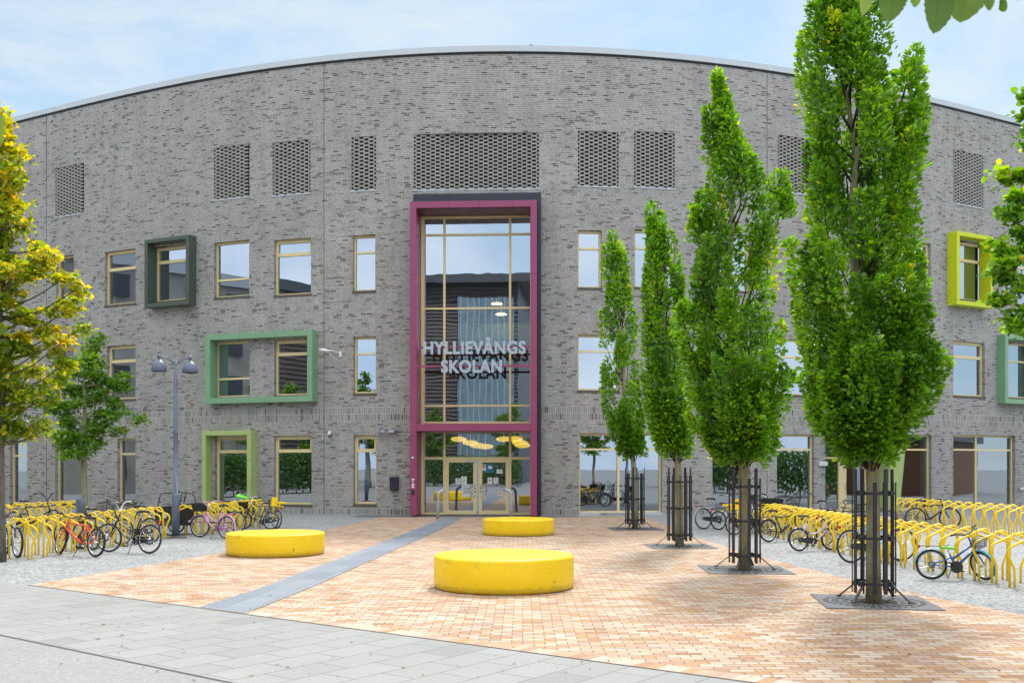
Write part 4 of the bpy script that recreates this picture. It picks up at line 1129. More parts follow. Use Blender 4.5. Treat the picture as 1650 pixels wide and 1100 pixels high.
# ================================================================== ROUND BENCHES
def bench(x0, x1, ybot_front, ytop_front, label):
    """x0..x1 photo extent, ybot_front: front foot of the drum, ytop_front: front top edge"""
    dfront = F * EYE / (ybot_front - HY)
    d = dfront
    for _ in range(20):
        r = (x1 - x0) / 2 / F * d; d = dfront + r
    X = ((x0 + x1) / 2 - CX) / F * d
    h = EYE - (ytop_front - HY) * dfront / F
    o = thing('round_bench', label, 'bench', (X, d, .006), rng.uniform(0, 6), 'yellow round benches on the plaza')
    b = MB(); k = .05
    prof = [(r - .05, 0), (r - .015, .012), (r, .05)] + [(r, h * .5), (r, h - k)] + [(r - k + k * math.cos(t), h - k + k * math.sin(t)) for t in [math.pi / 2 * i / 6 for i in range(1, 7)]] + [(r * .5, h + .002), (0, h + .004)]
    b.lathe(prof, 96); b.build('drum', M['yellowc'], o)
bench(699.5, 924.5, 959.5, 903, 'largest yellow round concrete bench, nearest the camera, dark stains on its right side')
bench(366.3, 522, 899, 862.5, 'yellow round concrete bench left of the grey stone strip, near the pink bicycle')
bench(778, 893, 864.5, 838, 'yellow round concrete bench in front of the glass entrance doors')

# ================================================================== LAMP POSTS
def lamp_post(loc, label, rz=0.0, hgt=4.9, mast=True):
    o = thing('street_lamp', label, 'street lamp', loc, rz, 'grey double headed lamps')
    b = MB(); b.lathe([(0, 0), (.3, 0), (.3, .015), (.14, .04), (.12, .05)], 24); b.build('base', M['sill'], o)
    b = MB(); b.lathe([(.105, .03), (.105, 1.2), (.075, 1.24), (.068, 1.24), (.062, 2.9), (.066, 2.92), (.055, 2.95), (.05, hgt), (0, hgt + .02)], 16); b.build('pole', M['lampgrey'], o)
    b = MB(); b.box(-.05, .05, -.116, -.10, .5, .9); b.build('hatch', M['lampgrey'], o)
    for k, (ax, ay) in enumerate(((-.36, -.3), (.36, .12))):
        zt = hgt - .02
        b = MB(); b.tube(smooth_path([(0, 0, zt - .08), (ax * .4, ay * .4, zt + .06), (ax, ay, zt + .13)], 5), .022, 8)
        b.lathe([(.02, .08), (.05, .06), (.06, 0), (.02, -.04)], 12, 0, Matrix.Translation((ax, ay, zt + .10))); b.build('arm', M['lampgrey'], o)
        T = Matrix.Translation((ax, ay, zt - .30)) @ Matrix.Scale(.9, 4)
        b = MB(); prof = [(.235, 0), (.232, .1), (.215, .19), (.17, .28), (.10, .34), (.05, .37), (.03, .43), (0, .44)]
        b.lathe(prof + [], 28, 0, T); b.lathe([(.235, 0), (.222, 0.005), (.205, .15), (.12, .25), (0, .28)], 28, 1, T)
        q = b.build('lamp_head', [M['lampgrey'], M['white']], o)
        b = MB(); b.lathe([(0, .13), (.06, .12), (.07, .06), (0, .04)], 14, 0, T); b.build('bulb', M['blind'], q)
p = gp(283, 866); lamp_post((p.x, p.y, .004), 'slim grey two headed lamp post in front of the brick wall, beside the pink bicycle')
p = gp(-17, 868); lamp_post((p.x, p.y, .004), 'grey two headed lamp post at the left edge behind the yellow tree', .5)
p = gp(1381.5, 862); lamp_post((p.x, p.y, .004), 'grey lamp post hidden behind the tallest tree of the row', .3)

# ================================================================== BIKE STANDS
def hoop_mb(s, yo):
    b = MB()
    pts = [(-.27, 0, 0), (-.27, 0, .30), (-.40, 0, .55), (-.37, 0, .66), (.10, -.02, .86), (.20, -.02, .875), (.27, 0, .78), (.27, 0, 0)]
    pts = fillet(pts, .07, 4)
    b.tube([(x * s, y * s + yo, z) for x, y, z in pts], .0215, 10, 0)
    return b
st0 = thing('bike_stand', 'x', 'bike stand')
hA = hoop_mb(1, -.065).build('hoop', M['yellow'], st0)
hB = hoop_mb(-1, .065).build('hoop', M['yellow'], st0)
_first = [True]
def stand(x, y, rz, label, group):
    if _first[0]: o = st0; _first[0] = False
    else: o = copy_tree(st0)
    o.location = (x, y, 0); o.rotation_euler = (rng.normal(0, .012), rng.normal(0, .015), rz + rng.normal(0, .03)); o['label'] = label; o['group'] = group
    return o
def row(path, pitch, group, lab, skip=()):
    P = [Vector((a, b)) for a, b in path]
    seg = [(q - p).length for p, q in zip(P, P[1:])]; T = sum(seg); n = int(T / pitch) + 1
    for k in range(n):
        s = k * pitch; i = 0
        while i < len(seg) - 1 and s > seg[i]: s -= seg[i]; i += 1
        d = (P[i + 1] - P[i]).normalized(); q = P[i] + d * s
        if k in skip: continue
        stand(q.x, q.y, math.atan2(d.y, d.x) + math.pi / 2 + rng.normal(0, .015), lab % ordn[k], group)
row([(8.62, 15.9), (8.42, 17.5), (7.98, 20.6), (7.78, 23.7), (7.66, 27), (7.64, 31.2)], .50, 'yellow bike stands right of the tree row', 'yellow tube bike stand beside the tree row, %s from its near end')
row([(14.75, 27.0), (14.25, 30.5), (13.9, 33), (13.7, 36)], .55, 'yellow bike stands at the far right by the windows', 'yellow tube bike stand below the far right windows, %s from the near end')
row([(-10.55, 21.9), (-10.25, 24.2), (-9.85, 26.8), (-9.72, 27.9)], .55, 'yellow bike stands front left', 'yellow tube bike stand around the orange bicycle, %s from the row near end')
row([(-15.2, 28.2), (-14.75, 29.9), (-14.1, 33.2)], .56, 'yellow bike stands back left', 'yellow tube bike stand of the back left row, %s from its near end')
row([(-9.28, 29.2), (-8.95, 31.2), (-8.45, 34.6)], .50, 'yellow bike stands by the pink bicycle', 'yellow tube bike stand around the pink bicycle, %s from the near end')

# ================================================================== BICYCLES
PAINTS = {}
def col(name, c, rough=.3):
    if name not in PAINTS: PAINTS[name] = paint('bike_' + name, c, rough, .04, 12, 0, 0, 60, .5, .3)
    return PAINTS[name]
def bicycle(rear, front, Rw, label, frame, fcol, style='diamond', bar='flat', bcol='black', fork=None, fender=None, rack=True, basket=None, light=True, steer=8, lean=4, chain='black', child=None, saddle='black', stand=True, tyre='rubber', grip='black', group='bicycles parked at the yellow stands', wb=None):
    a, b_ = gp(*rear), gp(*front)
    dirv = b_ - a; L = dirv.length
    if wb: L = wb; b_ = a + dirv.normalized() * wb
    mid = (a + b_) / 2; ang = math.atan2(dirv.y, dirv.x)
    o = thing('bicycle', label, 'bicycle', (mid.x, mid.y, .004), ang, group)
    LN = Matrix.Rotation(R(lean), 4, 'X')
    fm = col(frame, fcol); blk = M['blackp']; chm = M['chrome']
    k = Rw / .34                                       # size factor
    hx = L / 2
    rx = -hx                                           # rear axle x
    bbx = rx + .43 * L / 1.05; bbz = Rw * .86          # bottom bracket
    sx = bbx - .20 * k; sz = Rw + .36 * k + (.12 if style != 'mtb' else .06)   # seat cluster
    htx = hx - .24 * k; ht_t = Rw + .46 * k; ht_b = Rw + .30 * k   # head tube
    if style == 'kids': sz = Rw + .17; ht_t = Rw + .40; ht_b = Rw + .27; bbx = rx + .48 * L; sx = bbx - .09; htx = hx - .19
    axr = Vector((rx, 0, Rw)); bb = Vector((bbx, 0, bbz)); seat = Vector((sx, 0, sz))
    H1 = Vector((htx, 0, ht_t)); H2 = Vector((htx + .07 * k, 0, ht_b)); axf = Vector((hx, 0, Rw))
    tr = .019 if style in ('mtb', 'kids') else .016
    m = MB()
    m.tube([bb, seat], tr, 8, M=LN); m.tube([H1, H2], tr * 1.25, 8, M=LN)
    if style == 'step':
        m.tube(smooth_path([H2, H2 * .55 + bb * .45 + Vector((-.02, 0, -.07)), bb]), tr * 1.1, 8, M=LN)
        mid_s = bb * .62 + seat * .38
        m.tube(smooth_path([H1 * .7 + H2 * .3, (H1 + mid_s) / 2 + Vector((-.04, 0, -.10)), mid_s]), tr, 8, M=LN)
    elif style == 'kids':
        m.tube([H2, bb], tr * 1.25, 8, M=LN); m.tube([H1 * .6 + H2 * .4, bb * .35 + seat * .65], tr, 8, M=LN)
    else:
        m.tube([H2, bb], tr * (1.4 if style == 'mtb' else 1.15), 8, M=LN); m.tube([H1 * .8 + H2 * .2, seat - Vector((0, 0, .04))], tr, 8, M=LN)
    for s in (-1, 1):
        m.tube([axr + Vector((0, .06 * s, 0)), bb + Vector((0, .035 * s, 0))], tr * .6, 6, M=LN)
        m.tube([axr + Vector((0, .06 * s, 0)), seat - Vector((0, -.02 * s, .05))], tr * .55, 6, M=LN)
    m.build('frame', fm, o)
    m = MB(); sp = seat + (seat - bb).normalized() * (.12 if style != 'kids' else .10); m.tube([seat, sp], .013, 8, M=LN); m.build('seat_post', chm, o)
    m = MB(); S = LN @ Matrix.Translation(sp + Vector((0, 0, .03)))
    V = []; prof = [(-.14, .075, .0), (-.10, .09, .012), (-.02, .07, .01), (.06, .035, .0), (.13, .022, -.01), (.15, .010, -.02)]
    for (x, w, z) in prof:
        V += [(x, -w, z - .015), (x, -w * .6, z + .02), (x, 0, z + .026), (x, w * .6, z + .02), (x, w, z - .015), (x, 0, z - .03)]
    Fc = [(i * 6 + j, i * 6 + (j + 1) % 6, (i + 1) * 6 + (j + 1) % 6, (i + 1) * 6 + j) for i in range(5) for j in range(6)] + [(5, 4, 3, 2, 1, 0), (30, 31, 32, 33, 34, 35)]
    m.add(V, Fc, 0, True, M=S @ Matrix.Scale(min(1.05, k + .1), 4))
    m.build('saddle', M['blackp'] if saddle == 'black' else col('saddle_' + saddle, srgb(130, 220, 40) if saddle == 'green' else srgb(90, 80, 70)), o)
    # steering axis frame
    ST = LN @ Matrix.Translation(H2) @ Matrix.Rotation(R(steer), 4, (H1 - H2).normalized()) @ Matrix.Translation(-H2)
    m = MB()
    crown = H2 - Vector((0, 0, .03))
    for s in (-1, 1):
        m.tube(smooth_path([crown + Vector((0, .03 * s, 0)), crown * .45 + axf * .55 + Vector((-.015, .055 * s, 0)), axf + Vector((0, .055 * s, 0))], 4), [.016 if style == 'mtb' else .013] * 8 + [.009], 7, M=ST)
    m.tube([H1, H1 + (H1 - H2).normalized() * (.10 if bar == 'flat' else .16)], .014, 8, M=ST)
    m.build('fork', col(*fork) if fork else fm, o)
    # wheels
    for wname, ax, TT in (('rear', axr, LN), ('front', axf, ST)):
        W = TT @ Matrix.Translation(ax)
        m = MB(); m.ring(Rw - .048, .012, 40, 6, 0, W)
        for i in range(20):
            t = 2 * math.pi * i / 20; s = .03 if i % 2 else -.03
            m.tube([(.018 * math.cos(t + .9), s, .018 * math.sin(t + .9)), ((Rw - .05) * math.cos(t), 0, (Rw - .05) * math.sin(t))], .0016, 3, 0, cap=False, M=W)
        m.tube([(0, -.05, 0), (0, .05, 0)], .026 if wname == 'rear' else .018, 10, 0, M=W); m.tube([(0, -.075, 0), (0, .075, 0)], .008, 6, 0, M=W)
        w_o = m.build('wheel', chm, o)
        m = MB(); m.ring(Rw - (.026 if style == 'mtb' else .02), .026 if style == 'mtb' else .0195, 48, 8, 0, W); m.build('tyre', M[tyre], w_o)
        if fender:
            m = MB(); rr = Rw + .022; a0, a1 = (25, 190) if wname == 'rear' else (20, 150)
            if style == 'kids': a0, a1 = (30, 175) if wname == 'rear' else (-30, 110)
            V = []; N = 22
            for i in range(N + 1):
                t = R(a0 + (a1 - a0) * i / N)
                for (dy, dr) in ((-.028, -.014), (-.016, 0), (.016, 0), (.028, -.014)):
                    V.append(((rr + dr) * math.cos(t), dy, (rr + dr) * math.sin(t)))
            m.add(V, [(i * 4 + j, i * 4 + j + 1, i * 4 + j + 5, i * 4 + j + 4) for i in range(N) for j in range(3)], 0, True, M=W)
            for t in (R(a0 + 18), R((a0 + a1) / 2)) if wname == 'front' else (R(a1 - 18), R(a1 - 70)):
                for s in (-1, 1): m.tube([(0, .05 * s, 0), (rr * math.cos(t), .02 * s, rr * math.sin(t))], .003, 4, 0, M=W)
            m.build('mudguard', col(*fender) if fender[0] != 'chrome' else chm, o)
    # bars
    m = MB(); top = H1 + (H1 - H2).normalized() * ((.15 if style == 'kids' else .10) if bar == 'flat' else .16)
    grips = []
    if bar == 'flat':
        w = .30 * (.95 if style == 'kids' else 1)
        for s in (-1, 1):
            m.tube(fillet([top, top + Vector((.02, .08 * s, .0)), top + Vector((-.01, .16 * s, .05)), top + Vector((-.06, w * s, .06))], .04), .012, 8, M=ST); grips.append((top + Vector((-.045, (w - .1) * s, .058)), top + Vector((-.065, (w + .02) * s, .06))))
    elif bar == 'city':
        for s in (-1, 1):
            m.tube(smooth_path([top, top + Vector((.05, .10 * s, .05)), top + Vector((.02, .22 * s, .12)), top + Vector((-.10, .28 * s, .13)), top + Vector((-.22, .29 * s, .11))]), .0115, 8, M=ST); grips.append((top + Vector((-.11, .283 * s, .128)), top + Vector((-.24, .292 * s, .106))))
    else:                                               # high cruiser bar
        for s in (-1, 1):
            m.tube(smooth_path([top, top + Vector((.03, .07 * s, .10)), top + Vector((.0, .20 * s, .22)), top + Vector((-.10, .29 * s, .23)), top + Vector((-.20, .30 * s, .20))]), .0115, 8, M=ST); grips.append((top + Vector((-.11, .29 * s, .228)), top + Vector((-.22, .302 * s, .196))))
    h_o = m.build('handlebar', chm if bcol == 'chrome' else (M['white'] if bcol == 'white' else blk), o)
    m = MB()
    for g0, g1 in grips: m.tube([g0, g1], .0175, 8, M=ST)
    m.build('grip', blk if grip == 'black' else col('grip_' + grip, srgb(230, 90, 150)), h_o)
    m = MB()
    for (g0, g1), s in zip(grips, (-1, 1)):
        m.tube([g0 + Vector((.01, 0, 0)), g0 + Vector((.05, .0, -.02)), g0 * .35 + g1 * .65 + Vector((.06, 0, -.03))], .006, 5, M=ST)
        m.tube(smooth_path([g0 + Vector((.02, 0, 0)), top + Vector((.14, .08 * s, .04)), H2 + Vector((.06, .02 * s, .05))], 4), .0035, 4, M=ST)
    m.build('brake_lever', blk, h_o)
    # drive train
    m = MB(); C = LN @ Matrix.Translation(bb)
    m.ring(.085 * min(1, k), .007, 24, 5, 0, C @ Matrix.Translation((0, -.045, 0))); 
    for i in range(5):
        t = 2 * math.pi * i / 5; m.tube([(0, -.045, 0), (.08 * min(1, k) * math.cos(t), -.045, .08 * min(1, k) * math.sin(t))], .006, 4, 0, M=C)
    ca = rng.uniform(0, 6.28); cl_ = .165 * min(1, k)
    ped = []
    for s in (-1, 1):
        e = Vector((cl_ * math.cos(ca) * s, .075 * s, cl_ * math.sin(ca) * s)); m.tube([(0, .06 * s, 0), e], .011, 6, 0, M=C); ped.append(e)
    m.tube([(0, -.07, 0), (0, .07, 0)], .02, 8, 0, M=C)
    if style == 'kids': m.tube([(0, -.062, 0), (0, -.05, 0)], .105, 24, 0, M=C, smooth=False)
    c_o = m.build('crank', blk if style in ('mtb', 'kids') else chm, o)
    for e, s in zip(ped, (-1, 1)):
        m = MB(); m.box(e.x - .045, e.x + .045, min(e.y, e.y + .09 * s), max(e.y, e.y + .09 * s), e.z - .012, e.z + .012, 0, C)
        m.build('pedal', blk, c_o)
    if chain:
        m = MB(); q = Vector((bbx - rx, 0, bbz - Rw)); rc = .10 * min(1, k)
        pts = []
        for i in range(11):
            t = math.pi / 2 - math.pi * i / 10; pts.append((bbx + rc * math.cos(t), bbz + rc * math.sin(t)))
        for i in range(11):
            t = -math.pi / 2 - math.pi * i / 10; pts.append((rx + .055 * math.cos(t), Rw + .055 * math.sin(t)))
        n_ = len(pts); V = [(x, -.055, z) for x, z in pts] + [(x, -.07, z) for x, z in pts]
        m.add(V, [tuple(range(n_)), tuple(range(2 * n_ - 1, n_ - 1, -1))] + [(i, n_ + i, n_ + (i + 1) % n_, (i + 1) % n_) for i in range(n_)], 0, False, M=LN)
        m.build('chain_guard', blk if chain == 'black' else col(*chain) if isinstance(chain, tuple) else fm, o)
    else:
        m = MB(); 
        for dz in (.045, -.04): m.tube([(rx, -.045, Rw + dz), (bbx, -.045, bbz + dz * 1.8)], .004, 4, M=LN)
        m.ring(.05, .012, 16, 5, 0, LN @ Matrix.Translation((rx, -.05, Rw))); m.tube([(rx, -.06, Rw), (rx + .03, -.06, Rw - .12)], .01, 6, M=LN)
        m.build('chain', blk, o)
    if rack:
        m = MB(); zt = 2 * Rw + .06
        for s in (-1, 1):
            m.tube(fillet([(sx - .02, .02 * s, zt + .02), (sx - .10, .06 * s, zt), (rx - .20 * k, .06 * s, zt), (rx - .24 * k, .0, zt)], .04), .006, 6, M=LN)
            m.tube([(rx, .065 * s, Rw), (rx - .08 * k, .06 * s, zt)], .005, 5, M=LN)
        for t in (.0, .1, .2): m.tube([(rx - t * k, -.06, zt), (rx - t * k, .06, zt)], .004, 5, M=LN)
        m.build('luggage_rack', fm if rack == 'frame' else (chm if rack == 'chrome' else blk), o)
    if light:
        m = MB(); zl = 2 * Rw + .03; m.box(rx - .28 * k, rx - .24 * k, -.035, .035, zl - .01, zl + .05, 0, LN); bevel(m.build('rear_light', col('red_lens', srgb(200, 20, 30)), o), .008)
    if stand:
        m = MB(); m.tube([(bbx - .06, .05, bbz - .03), (bbx - .13, .17 + .02 * lean, .012)], .008, 6); m.build('kickstand', blk, o)
    if basket:
        m = MB(); bz = H1.z + .02; bx = htx + .10
        sz_ = (.30, .36, .22) if basket != 'small' else (.18, .22, .16)
        T = ST @ Matrix.Translation((bx, 0, bz - .02 - (0.06 if basket == 'small' else 0)))
        lx, ly, lz = sz_
        for i in range(5):
            z = lz * i / 4; e = .82 + .18 * i / 4; x0_, x1_, y_ = .0, lx * e, ly / 2 * e
            m.tube([(x0_, -y_, z), (x1_, -y_, z), (x1_, y_, z), (x0_, y_, z)], .004, 4, 0, True, M=T)
        for i in range(9):
            y = -ly / 2 + ly * i / 8
            m.tube([(lx * .82, y * .82, 0), (lx, y, lz)], .003, 4, M=T); m.tube([(0, y * .82, 0), (0, y, lz)], .003, 4, M=T); m.tube([(0, y * .82, 0), (lx * .82, y * .82, 0)], .003, 4, M=T)
        for i in range(7):
            x = lx * i / 6
            for s in (-1, 1): m.tube([(x * .82, s * ly / 2 * .82, 0), (x, s * ly / 2, lz)], .003, 4, M=T)
        if basket in ('solid', 'green'):
            e = .86
            m.add([(0.004, -ly * .41, .01), (lx * .82, -ly * .41, .01), (lx * .82, ly * .41, .01), (0.004, ly * .41, .01), (.004, -ly / 2 * .98, lz * .97), (lx * .98, -ly / 2 * .98, lz * .97), (lx * .98, ly / 2 * .98, lz * .97), (.004, ly / 2 * .98, lz * .97)],
                  [(0, 3, 2, 1), (0, 1, 5, 4), (1, 2, 6, 5), (2, 3, 7, 6), (3, 0, 4, 7)], 1, M=T)
        m.build('basket', [blk, blk], o)
    if child == 'grey':
        m = MB(); T = LN @ Matrix.Translation((rx - .02, 0, 2 * Rw + .12)) @ Matrix.Scale(.78, 4)
        rowsP = [(.16, .0, .13), (-.02, -.02, .15), (-.12, .10, .16), (-.17, .30, .15), (-.20, .46, .12), (-.20, .52, .06)]
        V = []
        for (x, z, w) in rowsP:
            V += [(x + .13, -w, z + .05), (x + .03, -w * .8, z), (x, 0, z - .01), (x + .03, w * .8, z), (x + .13, w, z + .05)]
        nR = len(rowsP)
        m.add(V, [(i * 5 + j, i * 5 + j + 1, i * 5 + j + 6, i * 5 + j + 5) for i in range(nR - 1) for j in range(4)], 0, True, M=T)
        m.add([(p[0] - .035, p[1], p[2] - .01) for p in V], [(i * 5 + j + 5, i * 5 + j + 6, i * 5 + j + 1, i * 5 + j) for i in range(nR - 1) for j in range(4)], 0, True, M=T)
        m.build('child_seat', col('seat_blue_grey', srgb(88, 100, 122), .5), o)
    if child == 'yellow':
        m = MB(); T = LN @ Matrix.Translation((rx + .02, 0, 2 * Rw + .09))
        m.box(-.22, .16, -.10, .10, 0, .05, 0, T); m.box(-.30, -.05, -.14, .14, .10, .17, 0, T); m.box(.16, .21, -.10, .10, 0, .30, 0, T); m.box(.02, .06, -.13, -.09, -.42, .1, 0, T); m.box(.02, .06, .09, .13, -.42, .1, 0, T)
        bevel(m.build('child_seat', M['yellow'], o), .015)
    return o

W_ = srgb(225, 225, 225); BK_ = srgb(22, 22, 24)
# left group
bicycle((239.8, 892.0), (174, 889.5), .335, 'black step-through bicycle with white high bars, nearest right in the left group', 'black', BK_, 'step', 'high', 'white', None, None, True, None, True, 12, 5)
bicycle((153.4, 897.5), (96, 893), .315, 'orange and white mountain bike on its kickstand at the left stands', 'orange', srgb(232, 84, 34), 'mtb', 'flat', 'black', ('orange2', srgb(232, 84, 34)), None, False, None, False, -14, 5, None)
bicycle((10, 893), (35, 900), .335, 'white and orange bicycle seen head on beside the left tree trunk', 'white', W_, 'mtb', 'flat', 'black', ('white', W_), None, False, None, False, 6, 2, None, wb=1.05)
bicycle((21, 861), (86, 856), .34, 'black bicycle with swept bars in the back left stands', 'black', BK_, 'diamond', 'high', 'black', None, None, True, None, False, 10, 3)
bicycle((240, 877), (165, 874.5), .34, 'dark bicycle with grey child seat behind the white-barred black bicycle', 'darkblue', srgb(30, 32, 44), 'step', 'city', 'black', None, None, True, 'wire', False, -8, 3, 'black', None)
bicycle((132, 884), (196, 878), .335, 'dark bicycle with a grey-blue child seat turned towards the wall', 'graphite', srgb(48, 50, 54), 'step', 'city', 'black', None, None, True, None, False, -8, 3, 'black', 'grey')
bicycle((-38, 889), (3, 886), .335, 'bicycle with pale rims half hidden by the left trunk', 'grey', srgb(120, 124, 128), 'diamond', 'flat', 'black', None, None, False, None, False, 0, 3)
bicycle((150, 886), (98, 881), .30, 'red bicycle in the left stands behind the orange one', 'red', srgb(176, 24, 34), 'mtb', 'flat', 'black', None, None, False, None, False, 5, 3, None)
# by the green frame
bicycle((363.5, 867.5), (321, 865.5), .31, 'pink girls bicycle with pink mudguards, white bars and black front basket', 'pink', srgb(222, 150, 206), 'step', 'city', 'white', None, ('pink2', srgb(226, 160, 210)), 'frame', 'solid', True, 14, 6, ('pink', srgb(222, 150, 206)), None, 'black', True, 'rubber', 'pink')
bicycle((436, 852.5), (392, 852), .27, 'black and white childs bicycle with a bright green helmet on its bars', 'black', BK_, 'step', 'high', 'white', None, None, False, 'solid', False, 10, 5)
bicycle((445, 851.5), (402, 848), .30, 'dark bicycle with a yellow child carrier beside the light green window frame', 'graphite', srgb(48, 50, 54), 'diamond', 'flat', 'black', None, None, True, None, True, 5, 4, 'black', 'yellow')
# right group
bicycle((1134, 852.5), (1192, 850.5), .335, 'silver city bicycle with pale mudguards at the far end of the tree row stands', 'silver', srgb(150, 156, 158), 'step', 'city', 'chrome', None, ('silver2', srgb(170, 176, 178)), True, None, True, -8, -4)
bicycle((1158, 853.5), (1207, 852), .30, 'small black bicycle beside the silver city bicycle', 'black', BK_, 'mtb', 'flat', 'black', None, None, True, None, True, -6, -4, None)
bicycle((1183, 862), (1236, 859.5), .32, 'bicycle with a yellow luggage box behind the third tree guard', 'graphite', srgb(48, 50, 54), 'diamond', 'flat', 'black', None, None, True, None, False, -5, -4, 'black', 'yellow')
bicycle((1201, 859), (1250, 857), .335, 'white framed bicycle with chrome lamp and black front basket', 'white', W_, 'step', 'city', 'chrome', None, None, True, 'solid', False, -18, -3)
bicycle((1238.7, 873.3), (1290, 871), .30, 'black mountain bike with yellow-green stripes right of the third tree', 'greenblack', srgb(42, 58, 26), 'mtb', 'flat', 'black', ('black', BK_), ('black', BK_), True, None, False, -8, -5, None)
bicycle((1288, 888), (1342, 886.5), .27, 'small white and lilac childs bicycle on its stand', 'lilac', srgb(206, 196, 218), 'step', 'flat', 'black', None, ('darkguard', srgb(60, 58, 66)), False, None, False, -26, -5, 'black', None, 'black')
bicycle((1372, 907), (1453, 904), .345, 'light blue and white bicycle behind the nearest tree guard', 'skyblue', srgb(70, 170, 216), 'step', 'city', 'black', ('white', W_), None, True, 'wire', True, -14, -4, 'black')
bicycle((1501, 933.6), (1584, 935.5), .265, 'blue and green childs bicycle with light blue mudguards, its front wheel turned', 'blue', srgb(40, 98, 176), 'kids', 'flat', 'black', ('blue2', srgb(44, 62, 140)), ('lightblue', srgb(62, 170, 214)), True, 'small', True, -58, -5, None, None, 'green')
bicycle((1475.5, 851), (1531, 851.5), .335, 'black bicycle with rear rack in the far right stands', 'black', BK_, 'mtb', 'flat', 'black', None, None, True, None, True, -8, -4, None)
bicycle((1290, 853), (1236, 858), .34, 'black bicycle with a black front basket in the second line of the right stands', 'black', BK_, 'diamond', 'city', 'black', None, None, True, 'solid', False, 8, 4)
bicycle((1338, 862), (1275, 857), .345, 'dark city bicycle with curved bars in the right stands', 'black', BK_, 'step', 'high', 'black', None, None, True, 'wire', False, 8, 4)
bicycle((1398, 872), (1343, 870), .345, 'dark bicycle with a broad black saddle beside the second doorway', 'black', BK_, 'diamond', 'city', 'black', None, ('black', BK_), True, None, False, 6, 4)
bicycle((1244, 851), (1208, 846), .335, 'dark bicycle carrying a wide black crate below the big right window', 'graphite', srgb(48, 50, 54), 'diamond', 'city', 'black', None, None, True, 'solid', False, 6, 4)
bicycle((1330, 880), (1388, 876), .335, 'purple-black bicycle behind the lilac childs bicycle', 'purple', srgb(62, 40, 70), 'mtb', 'flat', 'black', None, None, True, None, True, -5, -4, None)
# bright green helmet on the child's bicycle
p = at(389.5, 802, 32.6)
o = thing('helmet', 'bright green cycle helmet hanging on the bars by the light green frame', 'helmet', p)
b = MB(); V = []; 
for i in range(7):
    t = math.pi / 2 * i / 6
    b_r = math.cos(t)
    for k in range(16):
        a_ = 2 * math.pi * k / 16; V.append((.21 * b_r * math.cos(a_), .14 * b_r * math.sin(a_), .13 * math.sin(t)))
b.add(V, [(i * 16 + k, i * 16 + (k + 1) % 16, (i + 1) * 16 + (k + 1) % 16, (i + 1) * 16 + k) for i in range(6) for k in range(16)] + [tuple(range(15, -1, -1))], 0, True, M=Matrix.Rotation(R(14), 4, 'Y'))
b.build('shell', col('helmet_green', srgb(120, 225, 30), .25), o)
b = MB()
for s in (-.6, 0, .6): b.tube([(-.15, .13 * s, .06), (0, .12 * s, .125), (.14, .12 * s, .07)], .012, 6)
b.build('vent', M['blackp'], o)

# cargo bicycle with a black box
a = gp(272, 868.5 - 7); 
o = thing('cargo_bike', 'cargo tricycle with a big black box behind the lamp post', 'cargo bike', (a.x + .2, a.y + .2, .004), R(10))
b = MB(); V = [(-.55, -.40, .28), (.45, -.40, .28), (.45, .40, .28), (-.55, .40, .28), (-.62, -.45, .78), (.58, -.45, .9), (.58, .45, .9), (-.62, .45, .78)]
b.add(V, [(0, 3, 2, 1), (0, 1, 5, 4), (1, 2, 6, 5), (2, 3, 7, 6), (3, 0, 4, 7)], 0); bo = b.build('cargo_box', M['blackp'], o); bevel(bo, .02)
b = MB(); b.tube([V[4], V[5], V[6], V[7]], .022, 8, 0, True); b.add([(-.6, -.43, .80), (.56, -.43, .92), (.56, .43, .92), (-.6, .43, .80)], [(0, 1, 2, 3)], 0); b.build('rain_cover', M['blackp'], bo)
b = MB()
for (x, z) in ((-.5, .68), (.42, .76), (-.45, .38), (.35, .38)): b.box(x, x + .05, -.452, -.40, z, z + .05, 0)
for i in range(5): 
    t = 2 * math.pi * i / 5 + .3; b.tube([(-.3, -.438, .55), (-.3 + .08 * math.cos(t), -.438, .55 + .08 * math.sin(t))], .02, 6)
b.build('white_mark', M['white'], bo)
for s in (-1, 1):
    W = Matrix.Translation((-.12, .5 * s, .25)); b = MB(); b.ring(.205, .012, 32, 6, 0, W)
    for i in range(10):
        t = 2 * math.pi * i / 10; b.tube([(0, 0, 0), (.2 * math.cos(t), 0, .2 * math.sin(t))], .006, 4, 0, M=W)
    wo = b.build('wheel', M['chrome'], o); b = MB(); b.ring(.23, .022, 36, 8, 0, W); b.build('tyre', M['rubber'], wo)
b = MB(); b.tube(fillet([(.1, -.42, .85), (.16, -.42, 1.18), (.2, -.36, 1.22), (.2, .36, 1.22), (.16, .42, 1.18), (.1, .42, .85)], .06), .014, 8)
b.tube(fillet([(-.5, -.43, .8), (-.42, -.43, 1.2), (.16, -.43, 1.24), (.5, -.43, 1.18), (.56, -.43, .9)], .1), .014, 8); b.tube(smooth_path([(.0, 0, .8), (.02, 0, 1.2), (-.05, -.2, 1.27), (.1, -.3, 1.25)]), .014, 8); b.build('handlebar', M['blackp'], o)
b = MB(); b.tube([(.5, 0, .35), (1.1, 0, .33), (1.3, 0, .9)], .022, 8); b.tube([(1.1, 0, .33), (1.55, 0, .33)], .02, 8); b.build('frame', M['blackp'], o)
b = MB(); W = Matrix.Translation((1.6, 0, .335)); b.ring(.29, .012, 36, 6, 0, W); wo = b.build('wheel', M['chrome'], o); b = MB(); b.ring(.315, .02, 36, 8, 0, W); b.build('tyre', M['rubber'], wo)
b = MB(); b.lathe([(0, 0), (.11, 0), (.12, .03), (.06, .06), (0, .06)], 16, 0, Matrix.Translation((1.33, 0, .93)) @ Matrix.Scale(1.3, 4, (1, 0, 0))); b.build('saddle', M['blackp'], o)

